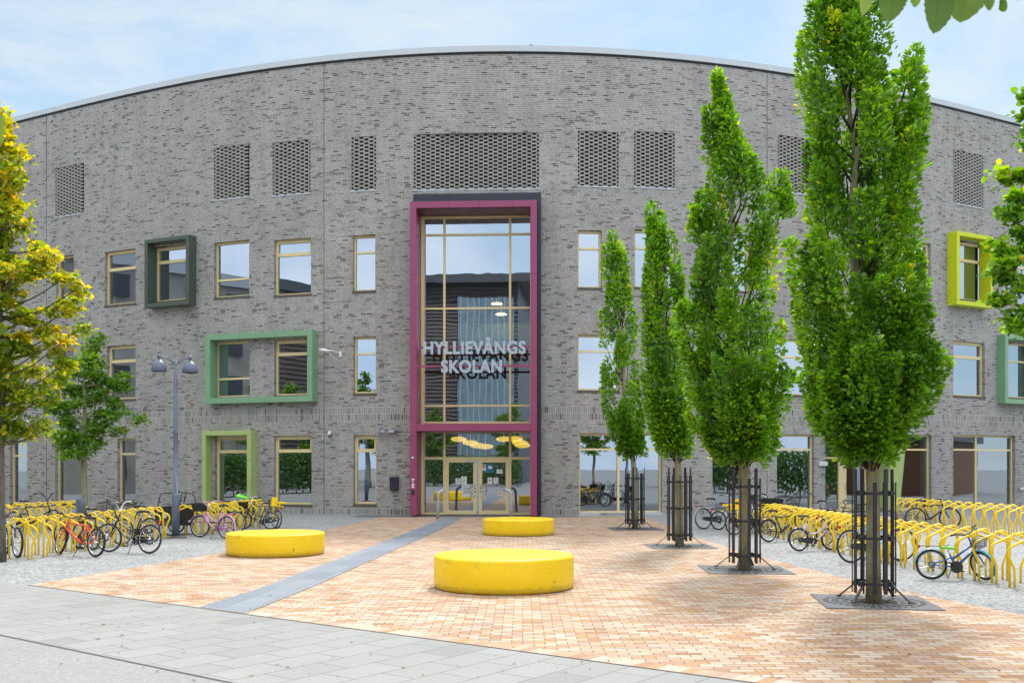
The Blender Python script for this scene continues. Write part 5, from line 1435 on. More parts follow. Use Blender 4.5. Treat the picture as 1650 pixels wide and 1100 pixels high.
# ================================================================== TREES
def leaf_cloud(name, P, A, N, L, Wd, tint, mat, parent, fold=.18):
    """one mesh of many small folded leaves; all arrays (n,3) or (n,) in the parent's space"""
    P = np.asarray(P, float); A = np.asarray(A, float); N = np.asarray(N, float)
    A /= np.linalg.norm(A, axis=1, keepdims=True) + 1e-9
    N = N - A * (N * A).sum(1, keepdims=True); N /= np.linalg.norm(N, axis=1, keepdims=True) + 1e-9
    B = np.cross(N, A); L = L[:, None]; w = Wd[:, None]
    v = np.stack([P, P + A * L * .30 + B * w * .42 + N * w * fold, P + A * L * .72 + B * w * .40 + N * w * fold * .8,
                  P + A * L - N * L * .10, P + A * L * .72 - B * w * .40 + N * w * fold * .8, P + A * L * .30 - B * w * .42 + N * w * fold], 1).reshape(-1, 3)
    n = len(P); base = np.arange(n)[:, None] * 6
    f = np.concatenate([base + np.array([[0, 1, 2, 3]]), base + np.array([[0, 3, 4, 5]])], 1).reshape(-1)
    me = bpy.data.meshes.new(name)
    me.vertices.add(n * 6); me.vertices.foreach_set('co', v.ravel().astype(np.float32))
    me.loops.add(n * 8); me.loops.foreach_set('vertex_index', f.astype(np.int32))
    me.polygons.add(n * 2); me.polygons.foreach_set('loop_start', (np.arange(n * 2) * 4).astype(np.int32))
    at_ = me.attributes.new('tint', 'FLOAT', 'FACE'); at_.data.foreach_set('value', np.repeat(np.clip(tint, 0, 1), 2).astype(np.float32))
    me.materials.append(mat); me.update(calc_edges=True); me.validate()
    o = bpy.data.objects.new(name, me); COL.objects.link(o); o.parent = parent
    return o

def unit(v): return v / (np.linalg.norm(v, axis=-1, keepdims=True) + 1e-9)

def column_tree(base, sil, nleaf, lsz, label, seed, trunk_r, extras=(), nplume=70, gold=.028):
    r = np.random.default_rng(seed)
    bx, by = base; b = gp(bx, by); d = b.y
    root = thing('oak_tree', label, 'tree', (b.x, d, .004), 0, 'columnar oak trees in a row on the plaza')
    Z = np.array([EYE - (y - HY) / F * d for y, _, _ in sil]); XLf = np.array([(l - bx) / F * d for _, l, _ in sil]); XRf = np.array([(q - bx) / F * d for _, _, q in sil])
    o_ = np.argsort(Z); Z, XLf, XRf = Z[o_], XLf[o_], XRf[o_]
    c = lambda z: (np.interp(z, Z, XLf) + np.interp(z, Z, XRf)) / 2
    h = lambda z: (np.interp(z, Z, XRf) - np.interp(z, Z, XLf)) / 2
    zg = np.linspace(Z[0], Z[-1], 200); hm = np.convolve(np.pad(h(zg), 12, mode='edge'), np.ones(25) / 25, 'valid'); hd = lambda z: np.interp(z, zg, hm)
    H = Z[-1] - Z[0]
    wts = h(zg) + .05; wts /= wts.sum()
    pl = []
    gaps = [(r.uniform(-2.1, -1.0), Z[0] + H * f_, r.uniform(.22, .36), H * r.uniform(.03, .05)) for f_ in r.uniform(.3, .8, 3)]
    for i in range(nplume):
        zt = float(r.choice(zg, p=wts)) + r.uniform(.0, .1)
        zt = min(max(zt, Z[0] + .35), Z[-1] - .02)
        th = r.uniform(0, 2 * math.pi); rho = math.sqrt(r.uniform(.22, 1)) * .96
        if any(abs((th - g_[0] + math.pi) % (2 * math.pi) - math.pi) < g_[2] and abs(zt - g_[1]) < g_[3] for g_ in gaps): continue
        if r.random() < .12: rho = r.uniform(.98, 1.14)
        Lp = r.uniform(.55, 1.25) * min(1.0, H / 5 + .25)
        zb = max(Z[0] + .05, zt - Lp)
        tip = np.array([c(zt) + h(zt) * rho * math.cos(th), hd(zt) * rho * math.sin(th), zt])
        rb = rho * r.uniform(.62, .9)
        bot = np.array([c(zb) + h(zb) * rb * math.cos(th), hd(zb) * rb * math.sin(th), zb])
        pl.append((bot, tip, r.uniform(.13, .22) * min(1.15, .5 + hm.max()), (r.random() < gold) * r.uniform(.15, .35), r.normal(0, .11)))
    for k in range(int(nplume * .10)):                   # fill the pointed top
        zt = Z[-1] - r.uniform(0, .15) * H; zb = zt - r.uniform(.5, .9)
        pl.append((np.array([c(zb), 0, zb]) + r.normal(0, .08, 3), np.array([c(zt) + r.normal(0, .3) * h(zt), r.normal(0, .3) * hd(zt), zt]), .12, .04, .05))
    for k in range(int(nplume * .40)):                   # full, rounded underside
        zb = Z[0] + r.uniform(-.02, .16 * H); zt = zb + r.uniform(.4, .75); th = r.uniform(0, 2 * math.pi); rho = math.sqrt(r.uniform(.1, 1.1))
        q_ = Z[0] + .25
        pl.append((np.array([c(zb) + h(max(zb, q_)) * rho * .75 * math.cos(th), hd(max(zb, q_)) * rho * .75 * math.sin(th), zb]), np.array([c(zt) + h(zt) * rho * .97 * math.cos(th), hd(zt) * rho * .97 * math.sin(th), zt]), r.uniform(.13, .2) * min(1.15, .5 + hm.max()), 0, r.normal(-.02, .08)))
    npl0 = len(pl)
    for (ex_, ey_, rx_, ry_) in extras:
        for k in range(7):
            q = at(ex_ + r.uniform(-.7, .7) * rx_, ey_ + r.uniform(-.75, .75) * ry_, d); t = np.array([q.x - b.x, r.normal(0, .15), q.z])
            pl.append((t - np.array([r.uniform(-.1, .1), 0, r.uniform(.25, .5)]), t, .15, 0.02, .04))
    Ln = np.array([np.linalg.norm(t - q) * w_ for q, t, w_, _, _ in pl]); cnt = np.maximum(20, (nleaf * Ln / Ln.sum()).astype(int))
    P, A, N, T = [], [], [], []
    for (bot, tip, w_, gd, tb), n in zip(pl, cnt):
        t = r.uniform(0, 1, n) ** .85
        rad = w_ * (np.clip(1 - t, 0, 1) ** .55 * .9 + .16) * np.sqrt(r.uniform(.03, 1, n)); a = r.uniform(0, 2 * math.pi, n)
        ax = (tip - bot); ax /= np.linalg.norm(ax)
        u = np.cross(ax, [0.3, 1, 0.1]); u /= np.linalg.norm(u); v = np.cross(ax, u)
        rd = u[None] * np.cos(a)[:, None] + v[None] * np.sin(a)[:, None]
        p = bot[None] + (tip - bot)[None] * t[:, None] + rd * rad[:, None]
        P.append(p); 
        out = unit(np.stack([p[:, 0] - c(p[:, 2]), p[:, 1], np.zeros(n)], 1))
        A.append(unit(ax[None] * .55 + rd * .75 + out * .35 + r.normal(0, .35, (n, 3))))
        N.append(unit(np.array([0, 0, .75])[None] + out * .55 + r.normal(0, .5, (n, 3))))
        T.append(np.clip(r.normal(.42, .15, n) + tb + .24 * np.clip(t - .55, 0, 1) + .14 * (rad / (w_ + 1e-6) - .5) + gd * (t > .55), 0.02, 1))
    P = np.concatenate(P); A = np.concatenate(A); N = np.concatenate(N); T = np.concatenate(T)
    keep = P[:, 2] > Z[0] - .08
    P, A, N, T = P[keep], A[keep], N[keep], T[keep]
    n = len(P); L = lsz * r.uniform(.5, 1.35, n)
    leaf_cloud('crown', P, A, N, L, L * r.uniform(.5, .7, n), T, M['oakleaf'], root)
    # trunk and limbs
    tb = MB(); zc = Z[0]
    ztop = Z[0] + H * .93
    pts = []; rr = []
    for i in range(15):
        z = ztop * i / 14; f = max(0, (z - zc) / (ztop - zc + 1e-6))
        x = c(max(z, zc + .6)) * min(1, max(0, (z - zc * .7) / (H * .35)))
        pts.append((x, .03 * math.sin(z * 1.7), z)); rr.append(max(.008, trunk_r * (1.12 if i == 0 else 1.0 - .12 * z / zc if z < zc else .86 * (1 - f) ** .8)))
    tb.tube(pts, rr, 14)
    tb.build('trunk', M['bark'], root)
    lb = MB()
    for (bot, tip, w_, _, _) in pl[:npl0]:
        if r.random() < .55: continue
        z0 = max(zc * .95, bot[2] - r.uniform(.4, 1.2)); i = min(13, int(z0 / ztop * 14)); s = Vector(pts[i])
        s = s.lerp(Vector(pts[i + 1]), z0 / ztop * 14 - i)
        m_ = s.lerp(Vector(bot), .5) + Vector((0, 0, -.06))
        q = Vector(bot).lerp(Vector(tip), .75)
        lb.tube(smooth_path([s, m_, Vector(bot), q], 3), [.019 * trunk_r / .1] * 3 + [.013 * trunk_r / .1] * 3 + [.007] * 3 + [.003], 5)
    for (ex_, ey_, rx_, ry_) in extras:                  # one leader carries each side lobe
        q = at(ex_, ey_ + ry_ * .5, d); q = Vector((q.x - b.x, 0, q.z)); z0 = max(zc, q.z - 1.6); i = min(13, int(z0 / ztop * 14))
        lb.tube(smooth_path([Vector(pts[i]), Vector(pts[i]).lerp(q, .55) + Vector((q.x * .12, 0, -.12)), q, q + Vector((0, 0, .12))], 4), [.02] * 4 + [.014] * 4 + [.009] * 4 + [.004], 5)
    lb.build('limb', M['branch'], root)
    return root, b

trees = [
 dict(base=(1408, 970), lab='tallest columnar oak tree, nearest the camera, its top cut by the picture edge', n=66000, l=.086, tr=.105, np_=165, sil=[(-95, 1348, 1362), (-50, 1325, 1385), (0, 1288, 1402), (40, 1284, 1415), (100, 1284, 1424), (150, 1276, 1440), (200, 1280, 1470), (250, 1287, 1474), (300, 1280, 1458), (350, 1277, 1474), (400, 1266, 1482), (450, 1264, 1494), (500, 1278, 1506), (550, 1288, 1508), (600, 1286, 1510), (650, 1298, 1502), (695, 1316, 1468), (728, 1350, 1440), (747, 1385, 1425)],
      ex=[(1463, 110, 26, 38), (1472, 165, 24, 36), (1466, 220, 20, 30)]),
 dict(base=(1200, 918), lab='broad columnar oak tree, second nearest in the row, with a thin bent tip', n=40000, l=.094, tr=.115, np_=130, sil=[(112, 1150, 1162), (150, 1137, 1172), (200, 1142, 1190), (250, 1143, 1210), (300, 1124, 1236), (330, 1114, 1243), (400, 1116, 1243), (450, 1102, 1236), (480, 1086, 1254), (550, 1092, 1268), (600, 1097, 1272), (650, 1106, 1268), (695, 1124, 1256), (728, 1150, 1240), (747, 1184, 1216)], ex=[(1125, 345, 12, 30), (1100, 500, 12, 34), (1256, 292, 13, 24), (1266, 316, 10, 12)]),
 dict(base=(1095, 880), lab='slender columnar oak tree, third nearest in the row', n=20000, l=.104, tr=.10, np_=84, sil=[(322, 1050, 1060), (350, 1043, 1077), (400, 1038, 1088), (450, 1038, 1099), (500, 1036, 1100), (550, 1036, 1110), (600, 1033, 1115), (650, 1039, 1118), (695, 1048, 1112), (725, 1064, 1104), (740, 1085, 1100)], ex=[]),
 dict(base=(1023, 852), lab='thinnest columnar oak tree, farthest in the row, before the entrance side window', n=12500, l=.112, tr=.09, np_=64, sil=[(363, 988, 995), (400, 973, 1005), (450, 971, 1019), (500, 973, 1020), (550, 976, 1034), (600, 971, 1039), (650, 969, 1040), (695, 976, 1038), (722, 992, 1032), (738, 1015, 1030)], ex=[]),
]
ROW = []
for i, t in enumerate(trees):
    ROW.append(column_tree(t['base'], t['sil'], t['n'], t['l'], t['lab'], 100 + i, t['tr'], t['ex'], t['np_']))

# tree guards and grates
names4 = ['nearest, largest looking', 'second nearest', 'third nearest', 'farthest']
sq = .76
gm0 = None
for i, (tr, b) in enumerate(ROW):
    lab_t = ['the tallest tree', 'the broad second tree', 'the slender third tree', 'the thin farthest tree'][i]
    if i == 0:
        o = thing('tree_guard', '', 'tree guard')
        for k in range(12):
            a = 2 * math.pi * k / 12 + .13; rr = .30; big = (k % 3 != 1)
            m = MB(); T = Matrix.Translation((rr * math.cos(a), rr * math.sin(a), 0)) @ Matrix.Rotation(a, 4, 'Z')
            z1 = 1.93 if k % 3 == 0 else 1.74
            m.box(-.008, .008, -.030 if big else -.011, .030 if big else .011, .13, z1, 0, T); m.build('bar', M['black'], o)
        for z in (.27, .93, 1.58):
            m = MB()
            V = []; N_ = 40
            for k in range(N_):
                a = 2 * math.pi * k / N_
                for (q, zz) in ((.282, z - .02), (.294, z - .02), (.294, z + .02), (.282, z + .02)): V.append((q * math.cos(a), q * math.sin(a), zz))
            m.add(V, [(k * 4 + j, k * 4 + (j + 1) % 4, ((k + 1) % N_) * 4 + (j + 1) % 4, ((k + 1) % N_) * 4 + j) for k in range(N_) for j in range(4)], 0)
            for k in range(4):
                a = math.pi / 2 * k + .5; m.box(.25, .32, -.035, .035, z - .035, z + .035, 0, Matrix.Rotation(a, 4, 'Z'))
            m.build('ring', M['black'], o)
        for k in range(4):
            a = math.pi / 2 * k + .62
            m = MB(); m.bar((.29 * math.cos(a), .29 * math.sin(a), .25), (.56 * math.cos(a), .56 * math.sin(a), .035), .045, .012); m.box(-.035, .035, -.025, .025, .02, .035, 0, Matrix.Translation((.57 * math.cos(a), .57 * math.sin(a), 0)) @ Matrix.Rotation(a, 4, 'Z'))
            m.build('strut', M['black'], o)
        g0 = o
        # grate: square plate with rings of radial slots round a gravel pit
        gg = thing('tree_grate', '', 'tree grate')
        m = MB(); N_ = 72; zt, zb_ = .011, .005
        rings = [(.33, .36, 1), (.36, .46, 0), (.46, .49, 1), (.49, .60, 0), (.60, .64, 1), (.64, .72, 0), (.72, .755, 1)]
        def cell(p4):
            v = [(x, y, zt) for x, y in p4] + [(x, y, zb_) for x, y in p4]
            m.add(v, [(0, 1, 2, 3), (0, 4, 5, 1), (1, 5, 6, 2), (2, 6, 7, 3), (3, 7, 4, 0)], 0)
        for (r0, r1, solid) in rings:
            for k in range(N_):
                if not solid and k % 2: continue
                a0 = 2 * math.pi * k / N_; a1 = 2 * math.pi * (k + 1.0) / N_
                cell([(r0 * math.cos(a0), r0 * math.sin(a0)), (r1 * math.cos(a0), r1 * math.sin(a0)), (r1 * math.cos(a1), r1 * math.sin(a1)), (r0 * math.cos(a1), r0 * math.sin(a1))])
        for k in range(N_):
            a0 = 2 * math.pi * k / N_; a1 = 2 * math.pi * (k + 1) / N_
            def edge(a):
                s = .78 / max(abs(math.cos(a)), abs(math.sin(a))); return (s * math.cos(a), s * math.sin(a))
            cell([(.755 * math.cos(a0), .755 * math.sin(a0)), edge(a0), edge(a1), (.755 * math.cos(a1), .755 * math.sin(a1))])
        m.build('grate_plate', M['grate'], gg)
        m = MB(); m.lathe([(0, .004), (.70, .004)], 40, 0); m.build('gravel_bed', M['soil'], gg)
        m = MB(); s = .78
        for (x0, x1, y0, y1) in ((-s - .012, s + .012, -s - .012, -s), (-s - .012, s + .012, s, s + .012), (-s - .012, -s, -s, s), (s, s + .012, -s, s)): m.box(x0, x1, y0, y1, .002, .0125, 0)
        m.build('edge_frame', M['grate'], gg)
        gg0 = gg
    else:
        o = copy_tree(g0); gg = copy_tree(gg0)
    o.location = (b.x, b.y, .02); o.rotation_euler = (0, 0, .1 + i * .35); o['label'] = 'black steel tree guard around the trunk of %s' % lab_t; o['group'] = 'black tree guards'
    gg.location = (b.x, b.y, .004); gg.rotation_euler = (0, 0, (-.14, -.05, .02, .03)[i]); gg['label'] = 'square slotted iron tree grate at the foot of %s' % lab_t; gg['group'] = 'iron tree grates'

def blob_tree(base, d, blobs, nleaf, lsz, label, mat, seed, trunk_r, trunk_h, tint=(.4, .16), mirror=False, bark='bark2', top_gold=0.0, name='maple_tree', per=9, spread=1.0, dome=1.0, green_low=0.0):
    r = np.random.default_rng(seed)
    b = at(base[0], 0, d); b.z = 0
    root = thing(name, label, 'tree', (b.x, d, .004))
    B = []
    for q in blobs:
        px, py, rx, ry = q[:4]
        p = at(px, py, d); X = p.x - b.x; z = p.z; rx = rx / F * d; ry = ry / F * d
        for side in ((1, -1) if mirror else (1,)):
            B.append((X * side, r.normal(0, 1) * (q[4] if len(q) > 4 else min(dome, .25 + abs(X) * .35)), z + (r.normal(0, .1) if side < 0 else 0), rx, ry))
        if dome > .4 and mirror and r.random() < .6: 
            B.append((X * r.uniform(-.5, .5), abs(X) * r.uniform(.4, 1.0) * (1 if r.random() < .5 else -1), z, rx, ry))
    ar = np.array([q[3] * q[4] + .02 for q in B]); cnt = np.maximum(30, (nleaf * ar / ar.sum()).astype(int))
    P, A, N, T, C = [], [], [], [], []
    zmax = max(q[2] for q in B); zmin = min(q[2] for q in B)
    lb = MB()
    for (X, Y, z, rx, ry), n in zip(B, cnt):
        ns = max(3, int(per * (rx * ry) ** .5 / .5))
        rz = min(rx, max(ry, .25))
        sub = np.stack([r.uniform(-1, 1, ns) * rx, r.uniform(-1, 1, ns) * rz, r.uniform(-1, 1, ns) * ry], 1)
        sub = sub / np.maximum(1, np.linalg.norm(sub / np.array([rx, rz, ry]), axis=1, keepdims=True))
        sub += np.array([X, Y, z])
        st = r.normal(0, .10, ns)
        # limb from the trunk to the clump, twigs to every spray
        hb = max(trunk_h * .8, min(z - .35 * abs(X) - .1, z - .25)); s = Vector((0, 0, hb)); c_ = Vector((X, Y, z))
        mid = s.lerp(c_, .5) + Vector((0, 0, -.08 * (c_ - s).length))
        k_ = trunk_r / .1
        lb.tube(smooth_path([s, mid, c_], 4), [.026 * k_] * 4 + [.014 * k_] * 4 + [.006], 6)
        for q in sub: lb.tube([c_.lerp(mid, .25), c_.lerp(Vector(q), .5) + Vector((0, 0, .02)), Vector(q)], [.007, .005, .003], 4)
        k = r.integers(0, ns, n)
        sg = np.array([.13, .13, .07]) * spread
        p = sub[k] + r.normal(0, 1, (n, 3)) * sg
        P.append(p)
        out = unit(p - np.array([0, 0, z - .5]))
        A.append(unit(out * .8 + r.normal(0, .55, (n, 3)) + np.array([0, 0, -.12])))
        N.append(unit(np.array([0, 0, 1.0]) + out * .4 + r.normal(0, .42, (n, 3))))
        hfr = (z - zmin) / (zmax - zmin + 1e-6)
        T.append(np.clip(r.normal(tint[0], tint[1], n) + st[k] + top_gold * (hfr - .4) + (.30 * top_gold * np.clip(np.abs(p[:, 0]) / 1.4, 0, 1) if top_gold else 0), .02, 1))
    P = np.concatenate(P); A = np.concatenate(A); N = np.concatenate(N); T = np.concatenate(T); n = len(P)
    L = lsz * r.uniform(.65, 1.25, n)
    leaf_cloud('crown', P, A, N, L, L * r.uniform(.75, 1.0, n), T, mat, root)
    tb = MB(); zt = max(trunk_h + .5, zmax - .8)
    pts = [(.02 * math.sin(i), .02 * math.cos(i * 1.3), zt * i / 12) for i in range(13)]
    tb.tube(pts, [trunk_r * (1.25 if i == 0 else 1.0 if pts[i][2] < trunk_h else max(.1, 1 - (pts[i][2] - trunk_h) / (zt - trunk_h + .01)) ** .8) for i in range(13)], 14)
    tb.build('trunk', M[bark], root)
    lb.build('limb', M[bark], root)
    return root

mb = [(3, 190, 12, 18), (14, 215, 14, 16), (26, 232, 16, 16), (8, 250, 20, 24), (34, 262, 16, 18), (14, 292, 24, 24), (44, 300, 14, 18), (30, 330, 24, 22), (6, 345, 26, 30), (50, 352, 15, 18), (36, 384, 24, 20), (8, 400, 26, 26), (92, 422, 18, 16), (112, 415, 8, 10), (68, 440, 28, 18), (112, 452, 18, 12),
      (128, 468, 11, 9), (40, 436, 26, 22), (86, 476, 30, 14), (22, 474, 28, 26), (112, 502, 16, 10), (62, 506, 34, 20), (128, 532, 14, 9), (96, 536, 28, 16), (30, 530, 36, 26), (126, 560, 16, 10), (80, 566, 38, 18), (20, 578, 34, 24), (118, 596, 18, 12), (60, 604, 36, 18), (92, 622, 28, 14), (24, 632, 32, 18), (60, 646, 26, 13), (18, 664, 22, 13), (44, 694, 26, 13), (62, 690, 10, 9), (12, 700, 16, 10)]
mb = [(x * .93 - 4, y, rx * .85, ry * .95) for x, y, rx, ry in mb]
MAPLE = blob_tree((-2, 905), 21.3, mb, 17000, .12, 'tall maple with yellow and orange leaves, its trunk cut by the left picture edge', M['mapleleaf'], 5, .115, 2.6, (.33, .17), True, 'bark2', .27, 'maple_tree', 8, .78, .5)
gb = [(150, 552, 8, 12), (142, 575, 18, 14), (160, 592, 20, 12), (120, 596, 22, 14), (186, 600, 9, 6), (140, 612, 30, 14), (176, 622, 20, 9), (104, 628, 22, 12), (194, 628, 7, 4), (146, 640, 26, 13), (182, 652, 12, 6), (88, 655, 18, 9), (120, 662, 26, 12), (166, 668, 22, 9), (196, 670, 15, 6), (208, 676, 6, 4), (90, 682, 18, 9), (128, 690, 26, 11), (166, 692, 20, 9), (178, 700, 10, 6), (96, 706, 20, 8), (136, 710, 24, 10), (112, 718, 18, 6), (158, 716, 12, 6), (146, 728, 16, 8), (130, 736, 12, 6)]
GREEN = blob_tree((136, 845), 34.7, gb, 6000, .14, 'small thin green maple with loose layered branches by the back left stands', M['greenleaf'], 6, .10, 2.5, (.5, .17), False, 'bark', 0, 'maple_tree', 9, 1.0)
rb = [(1656, 160, 8, 10), (1638, 172, 5, 8), (1640, 196, 18, 12), (1654, 224, 26, 18), (1640, 258, 16, 14), (1622, 284, 16, 9), (1640, 292, 22, 14), (1650, 318, 16, 12), (1634, 348, 22, 10), (1650, 372, 28, 14), (1618, 402, 22, 13), (1608, 428, 14, 9), (1644, 412, 30, 18), (1634, 446, 30, 16), (1656, 470, 36, 18), (1622, 478, 16, 8), (1640, 504, 26, 12), (1652, 526, 22, 10), (1634, 532, 10, 6),
      (1700, 130, 26, 40), (1705, 190, 40, 40), (1715, 260, 50, 40), (1725, 330, 60, 40), (1735, 400, 70, 40), (1725, 470, 70, 40), (1720, 530, 50, 26), (1780, 300, 40, 60), (1790, 430, 50, 60)]
rb = [(x + 7, y, rx * .9, ry) if x < 1690 else (x + 30, y, rx, ry, .4) for x, y, rx, ry in rb + [(1712, 240, 44, 44), (1716, 360, 50, 44), (1722, 450, 56, 44), (1760, 200, 40, 50), (1800, 370, 46, 60), (1770, 480, 60, 44), (1740, 90, 26, 40)]]
RIGHT = blob_tree((1708, 1004), 13.0, rb, 15000, .095, 'green oak at the right edge, only the left fringe of its crown in view', M['oakleaf'], 8, .11, 3.0, (.52, .18), False, 'bark', 0, 'oak_tree', 12, .5, .22)

# leaves hanging into the top of the picture from a tree beside the camera
def near_leaf(tip, base, wid, d, parent, tint, seed, dome=.12):
    r = np.random.default_rng(seed)
    t = at(tip[0], tip[1], d); b = at(base[0], base[1], d + r.uniform(-.12, .12))
    o = root_loc(parent); t = t - o; b = b - o
    ax = (t - b); Ln = ax.length; ax.normalize()
    nrm = Vector((r.normal(0, .25), -1, .35)); nrm = (nrm - ax * nrm.dot(ax)).normalized(); sd = ax.cross(nrm)
    w = wid / F * d / 2
    rows = []; n = 22
    for i in range(n + 1):
        s = i / n
        ww = w * max(0.0, math.sin(math.pi * min(1, s) ** 1.15)) ** .6 * (1 if i % 2 else .90)
        if i == n: ww = 0
        c = b + ax * Ln * s + nrm * (math.sin(s * 3) * Ln * .06)
        rows.append([c - sd * ww + nrm * ww * dome * 2.0, c - sd * ww * .5 + nrm * ww * dome * .7, c, c + sd * ww * .5 + nrm * ww * dome * .7, c + sd * ww + nrm * ww * dome * 2.0])
    V = [p for q in rows for p in q]
    m = MB()
    m.add(V, [(i * 5 + j, i * 5 + j + 1, i * 5 + j + 6, i * 5 + j + 5) for i in range(n) for j in range(4)], 0, True, rnd=tint)
    m.tube([V[i * 5 + 2] - nrm * .001 for i in range(n + 1)], [.0011 * (1 - .8 * i / n) for i in range(n + 1)], 5)
    m.rn[-5 * n - 2:] = [min(1.0, tint + .55)] * (5 * n + 2)
    m.build('leaf', M['nearleaf'], parent)
    return b
def roadside(loc, label, twigs, leaves, hgt):
    o = thing('linden_tree', label, 'tree', loc)
    m = MB(); m.tube([(0, 0, 0), (.02, .02, hgt * .5), (0, 0, hgt)], [.14, .11, .07], 12); m.build('trunk', M['bark2'], o)
    m = MB()
    for tw in twigs:
        P = [Vector((0, 0, tw[0]))] + [at(px, py, d) - Vector(loc) for (px, py, d) in tw[1:]]
        m.tube(smooth_path(P, 6), [.03, .02, .012, .009, .007, .006] + [.005] * (6 * (len(P) - 2)) + [.003], 6)
    m.build('branch', M['bark2'], o)
    for i, lf in enumerate(leaves): near_leaf(*lf[:4], o, lf[4], 40 + i)
roadside((2.9, .9, .004), 'linden beside the camera, a few drooping serrated leaves at the top right', [(3.6, (1700, -80, 2.4), (1560, -34, 2.4), (1400, -36, 2.4))],
         [((1432, 37), (1446, -28), 46, 2.4, .25), ((1503, 56), (1512, -34), 54, 2.35, .15), ((1547, 38), (1564, -40), 72, 2.45, .6), ((1473, 13), (1468, -24), 24, 2.5, .7), ((1609, 17), (1606, -28), 44, 2.5, .1), ((1594, 18), (1588, -20), 20, 2.55, .3), ((1388, 26), (1394, -34), 28, 2.4, 1.0), ((1532, 8), (1530, -40), 40, 2.5, .2), ((1640, 1), (1646, -40), 44, 2.5, .3)], 4.2)
roadside((-1.6, .5, .004), 'linden beside the camera, one blurred pale green leaf at the left edge', [(2.4, (-700, 60, 1.0), (-200, 160, 1.0), (-60, 180, 1.0))], [((-1, 240), (-9, 192), 62, 1.0, .9)], 3.2)

# ================================================================== SURROUNDINGS BEHIND THE CAMERA (seen in the windows)
M['darkclad'] = paint('dark_grey_cladding', c4(.085, .09, .105), 0.5, .15, 2)
M['redslat'] = paint('dark_red_slats', c4(.17, .12, .115), 0.6, .3, 3)
M['tealglass'] = paint('teal_glass_front', srgb(122, 148, 162), 0.12, .25, 1.2)
M['render'] = paint('pale_render', c4(.55, .55, .53), 0.85, .05, 1)
M['darkpane'] = paint('dark_window_pane', c4(.03, .035, .045), 0.1, .2, 1)
M['wood'] = paint('brown_timber', c4(.16, .07, .035), 0.6, .3, 4)
def block(name, label, x0, x1, y0, y1, h, mat, face, slats=None, roofmat=None, over=.4, wins=True, floors=3, glass=None):
    o = thing(name, label, 'building', ((x0 + x1) / 2, (y0 + y1) / 2, 0)); L = o.location
    b = MB(); b.box(x0, x1, y0, y1, 0, h, 0); b.build('wall', mat, o, True)
    b = MB(); b.box(x0 - over, x1 + over, y0 - over, y1 + over, h, h + .9, 0); b.build('roof', roofmat or M['darkclad'], o, True)
    if slats:
        b = MB(); z = .4
        while z < h - .3:
            if face == 'y': b.box(x0, x1, y1 + .02, y1 + .14, z, z + .22, 0)
            else: b.box(x1 + .02, x1 + .14, y0, y1, z, z + .22, 0)
            z += .42
        b.build('slat_cladding', slats, o, True)
    if wins:
        fh = h / floors
        if face == 'y': a0, a1 = x0 + 1.5, x1 - 3
        else: a0, a1 = y0 + 1.5, y1 - 3
        k = 0; a = a0
        while a < a1:
            for f in range(floors):
                z = f * fh + fh * .3; b = MB()
                if face == 'y': b.box(a, a + 1.4, y1 + .15, y1 + .22, z, z + fh * .5, 0)
                elif face == 'x': b.box(x1 + .15, x1 + .22, a, a + 1.4, z, z + fh * .5, 0)
                else: b.box(x0 - .22, x0 - .15, a, a + 1.4, z, z + fh * .5, 0)
                b.build('window', M['darkpane'], o, True)
            a += 4.2
    if glass:
        b = MB(); g0, g1 = glass
        b.box(g0, g1, y1 + .15, y1 + .5, 1, h - 1.5, 0); b.build('glass_front', M['tealglass'], o, True)
        for i in range(9):
            x = g0 + (g1 - g0) * (i + .5) / 9; q = MB(); q.box(x - .08, x + .08, y1 + .5, y1 + .62, 1, h - 1.5, 0); q.build('fin', M['zinc'], o, True)
    return o
M['brick2'] = paint('grey_brick_far', c4(.38, .35, .32), 0.9, .3, 9)
block('office_building', 'dark office building with overhanging black roof and teal glass front, reflected in the entrance', -42, -6.8, -60, -30, 22, M['darkclad'], 'y', M['redslat'], M['darkclad'], 1.6, False, 5, (-13.4, -7.2))
block('apartment_building', 'long grey brick apartment building far to the left, mirrored in the left windows', -64, -46, 15, 44, 16.4, M['brick2'], 'x', None, M['zinc'], .3, True, 5)
block('apartment_building', 'dark red slatted building to the left, mirrored in the sage green box', -60, -44, -15, 13, 17.2, M['redslat'], 'x', M['redslat'], M['darkclad'], .3, False)
block('apartment_building', 'white rendered house to the right, mirrored in the right ground windows', 44, 60, -14, 8, 8.0, M['render'], '-x', None, M['zinc'], .4, True, 2)
block('timber_shed', 'low brown timber shed to the right, mirrored in the far right window', 40, 52, 33, 44, 3.6, M['wood'], '-x', None, M['darkclad'], .4, False)
block('apartment_building', 'white rendered house behind the camera, mirrored beside the tree row', 6, 22, -52, -40, 9.0, M['render'], 'y', None, M['zinc'], .4, True, 3)
spots = [(-30, 10, 1.25), (-34, 27, 1.15), (-26, -8, 1.3), (-7, -22, 1.3), (3, -18, 1.15), (12, -24, 1.4), (24, -10, 1.35), (33, 6, 1.5), (34, 16, 1.45), (37, 25, 1.5), (35, 35, 1.4), (-14, -18, 1.2), (30, -3, 1.4), (-32, 18, 1.4), (-28, 2, 1.35), (-33, -3, 1.6), (-22, -12, 1.5)]
for i, (x, y, s) in enumerate(spots):
    c = copy_tree(GREEN); c.location = (x, y, 0); c.scale = (s, s, s); c.rotation_euler = (0, 0, i * 1.7)
    c['label'] = 'green street tree across the road, mirrored in the windows, %s along the road' % ordn[i]; c['group'] = 'street trees across the road'

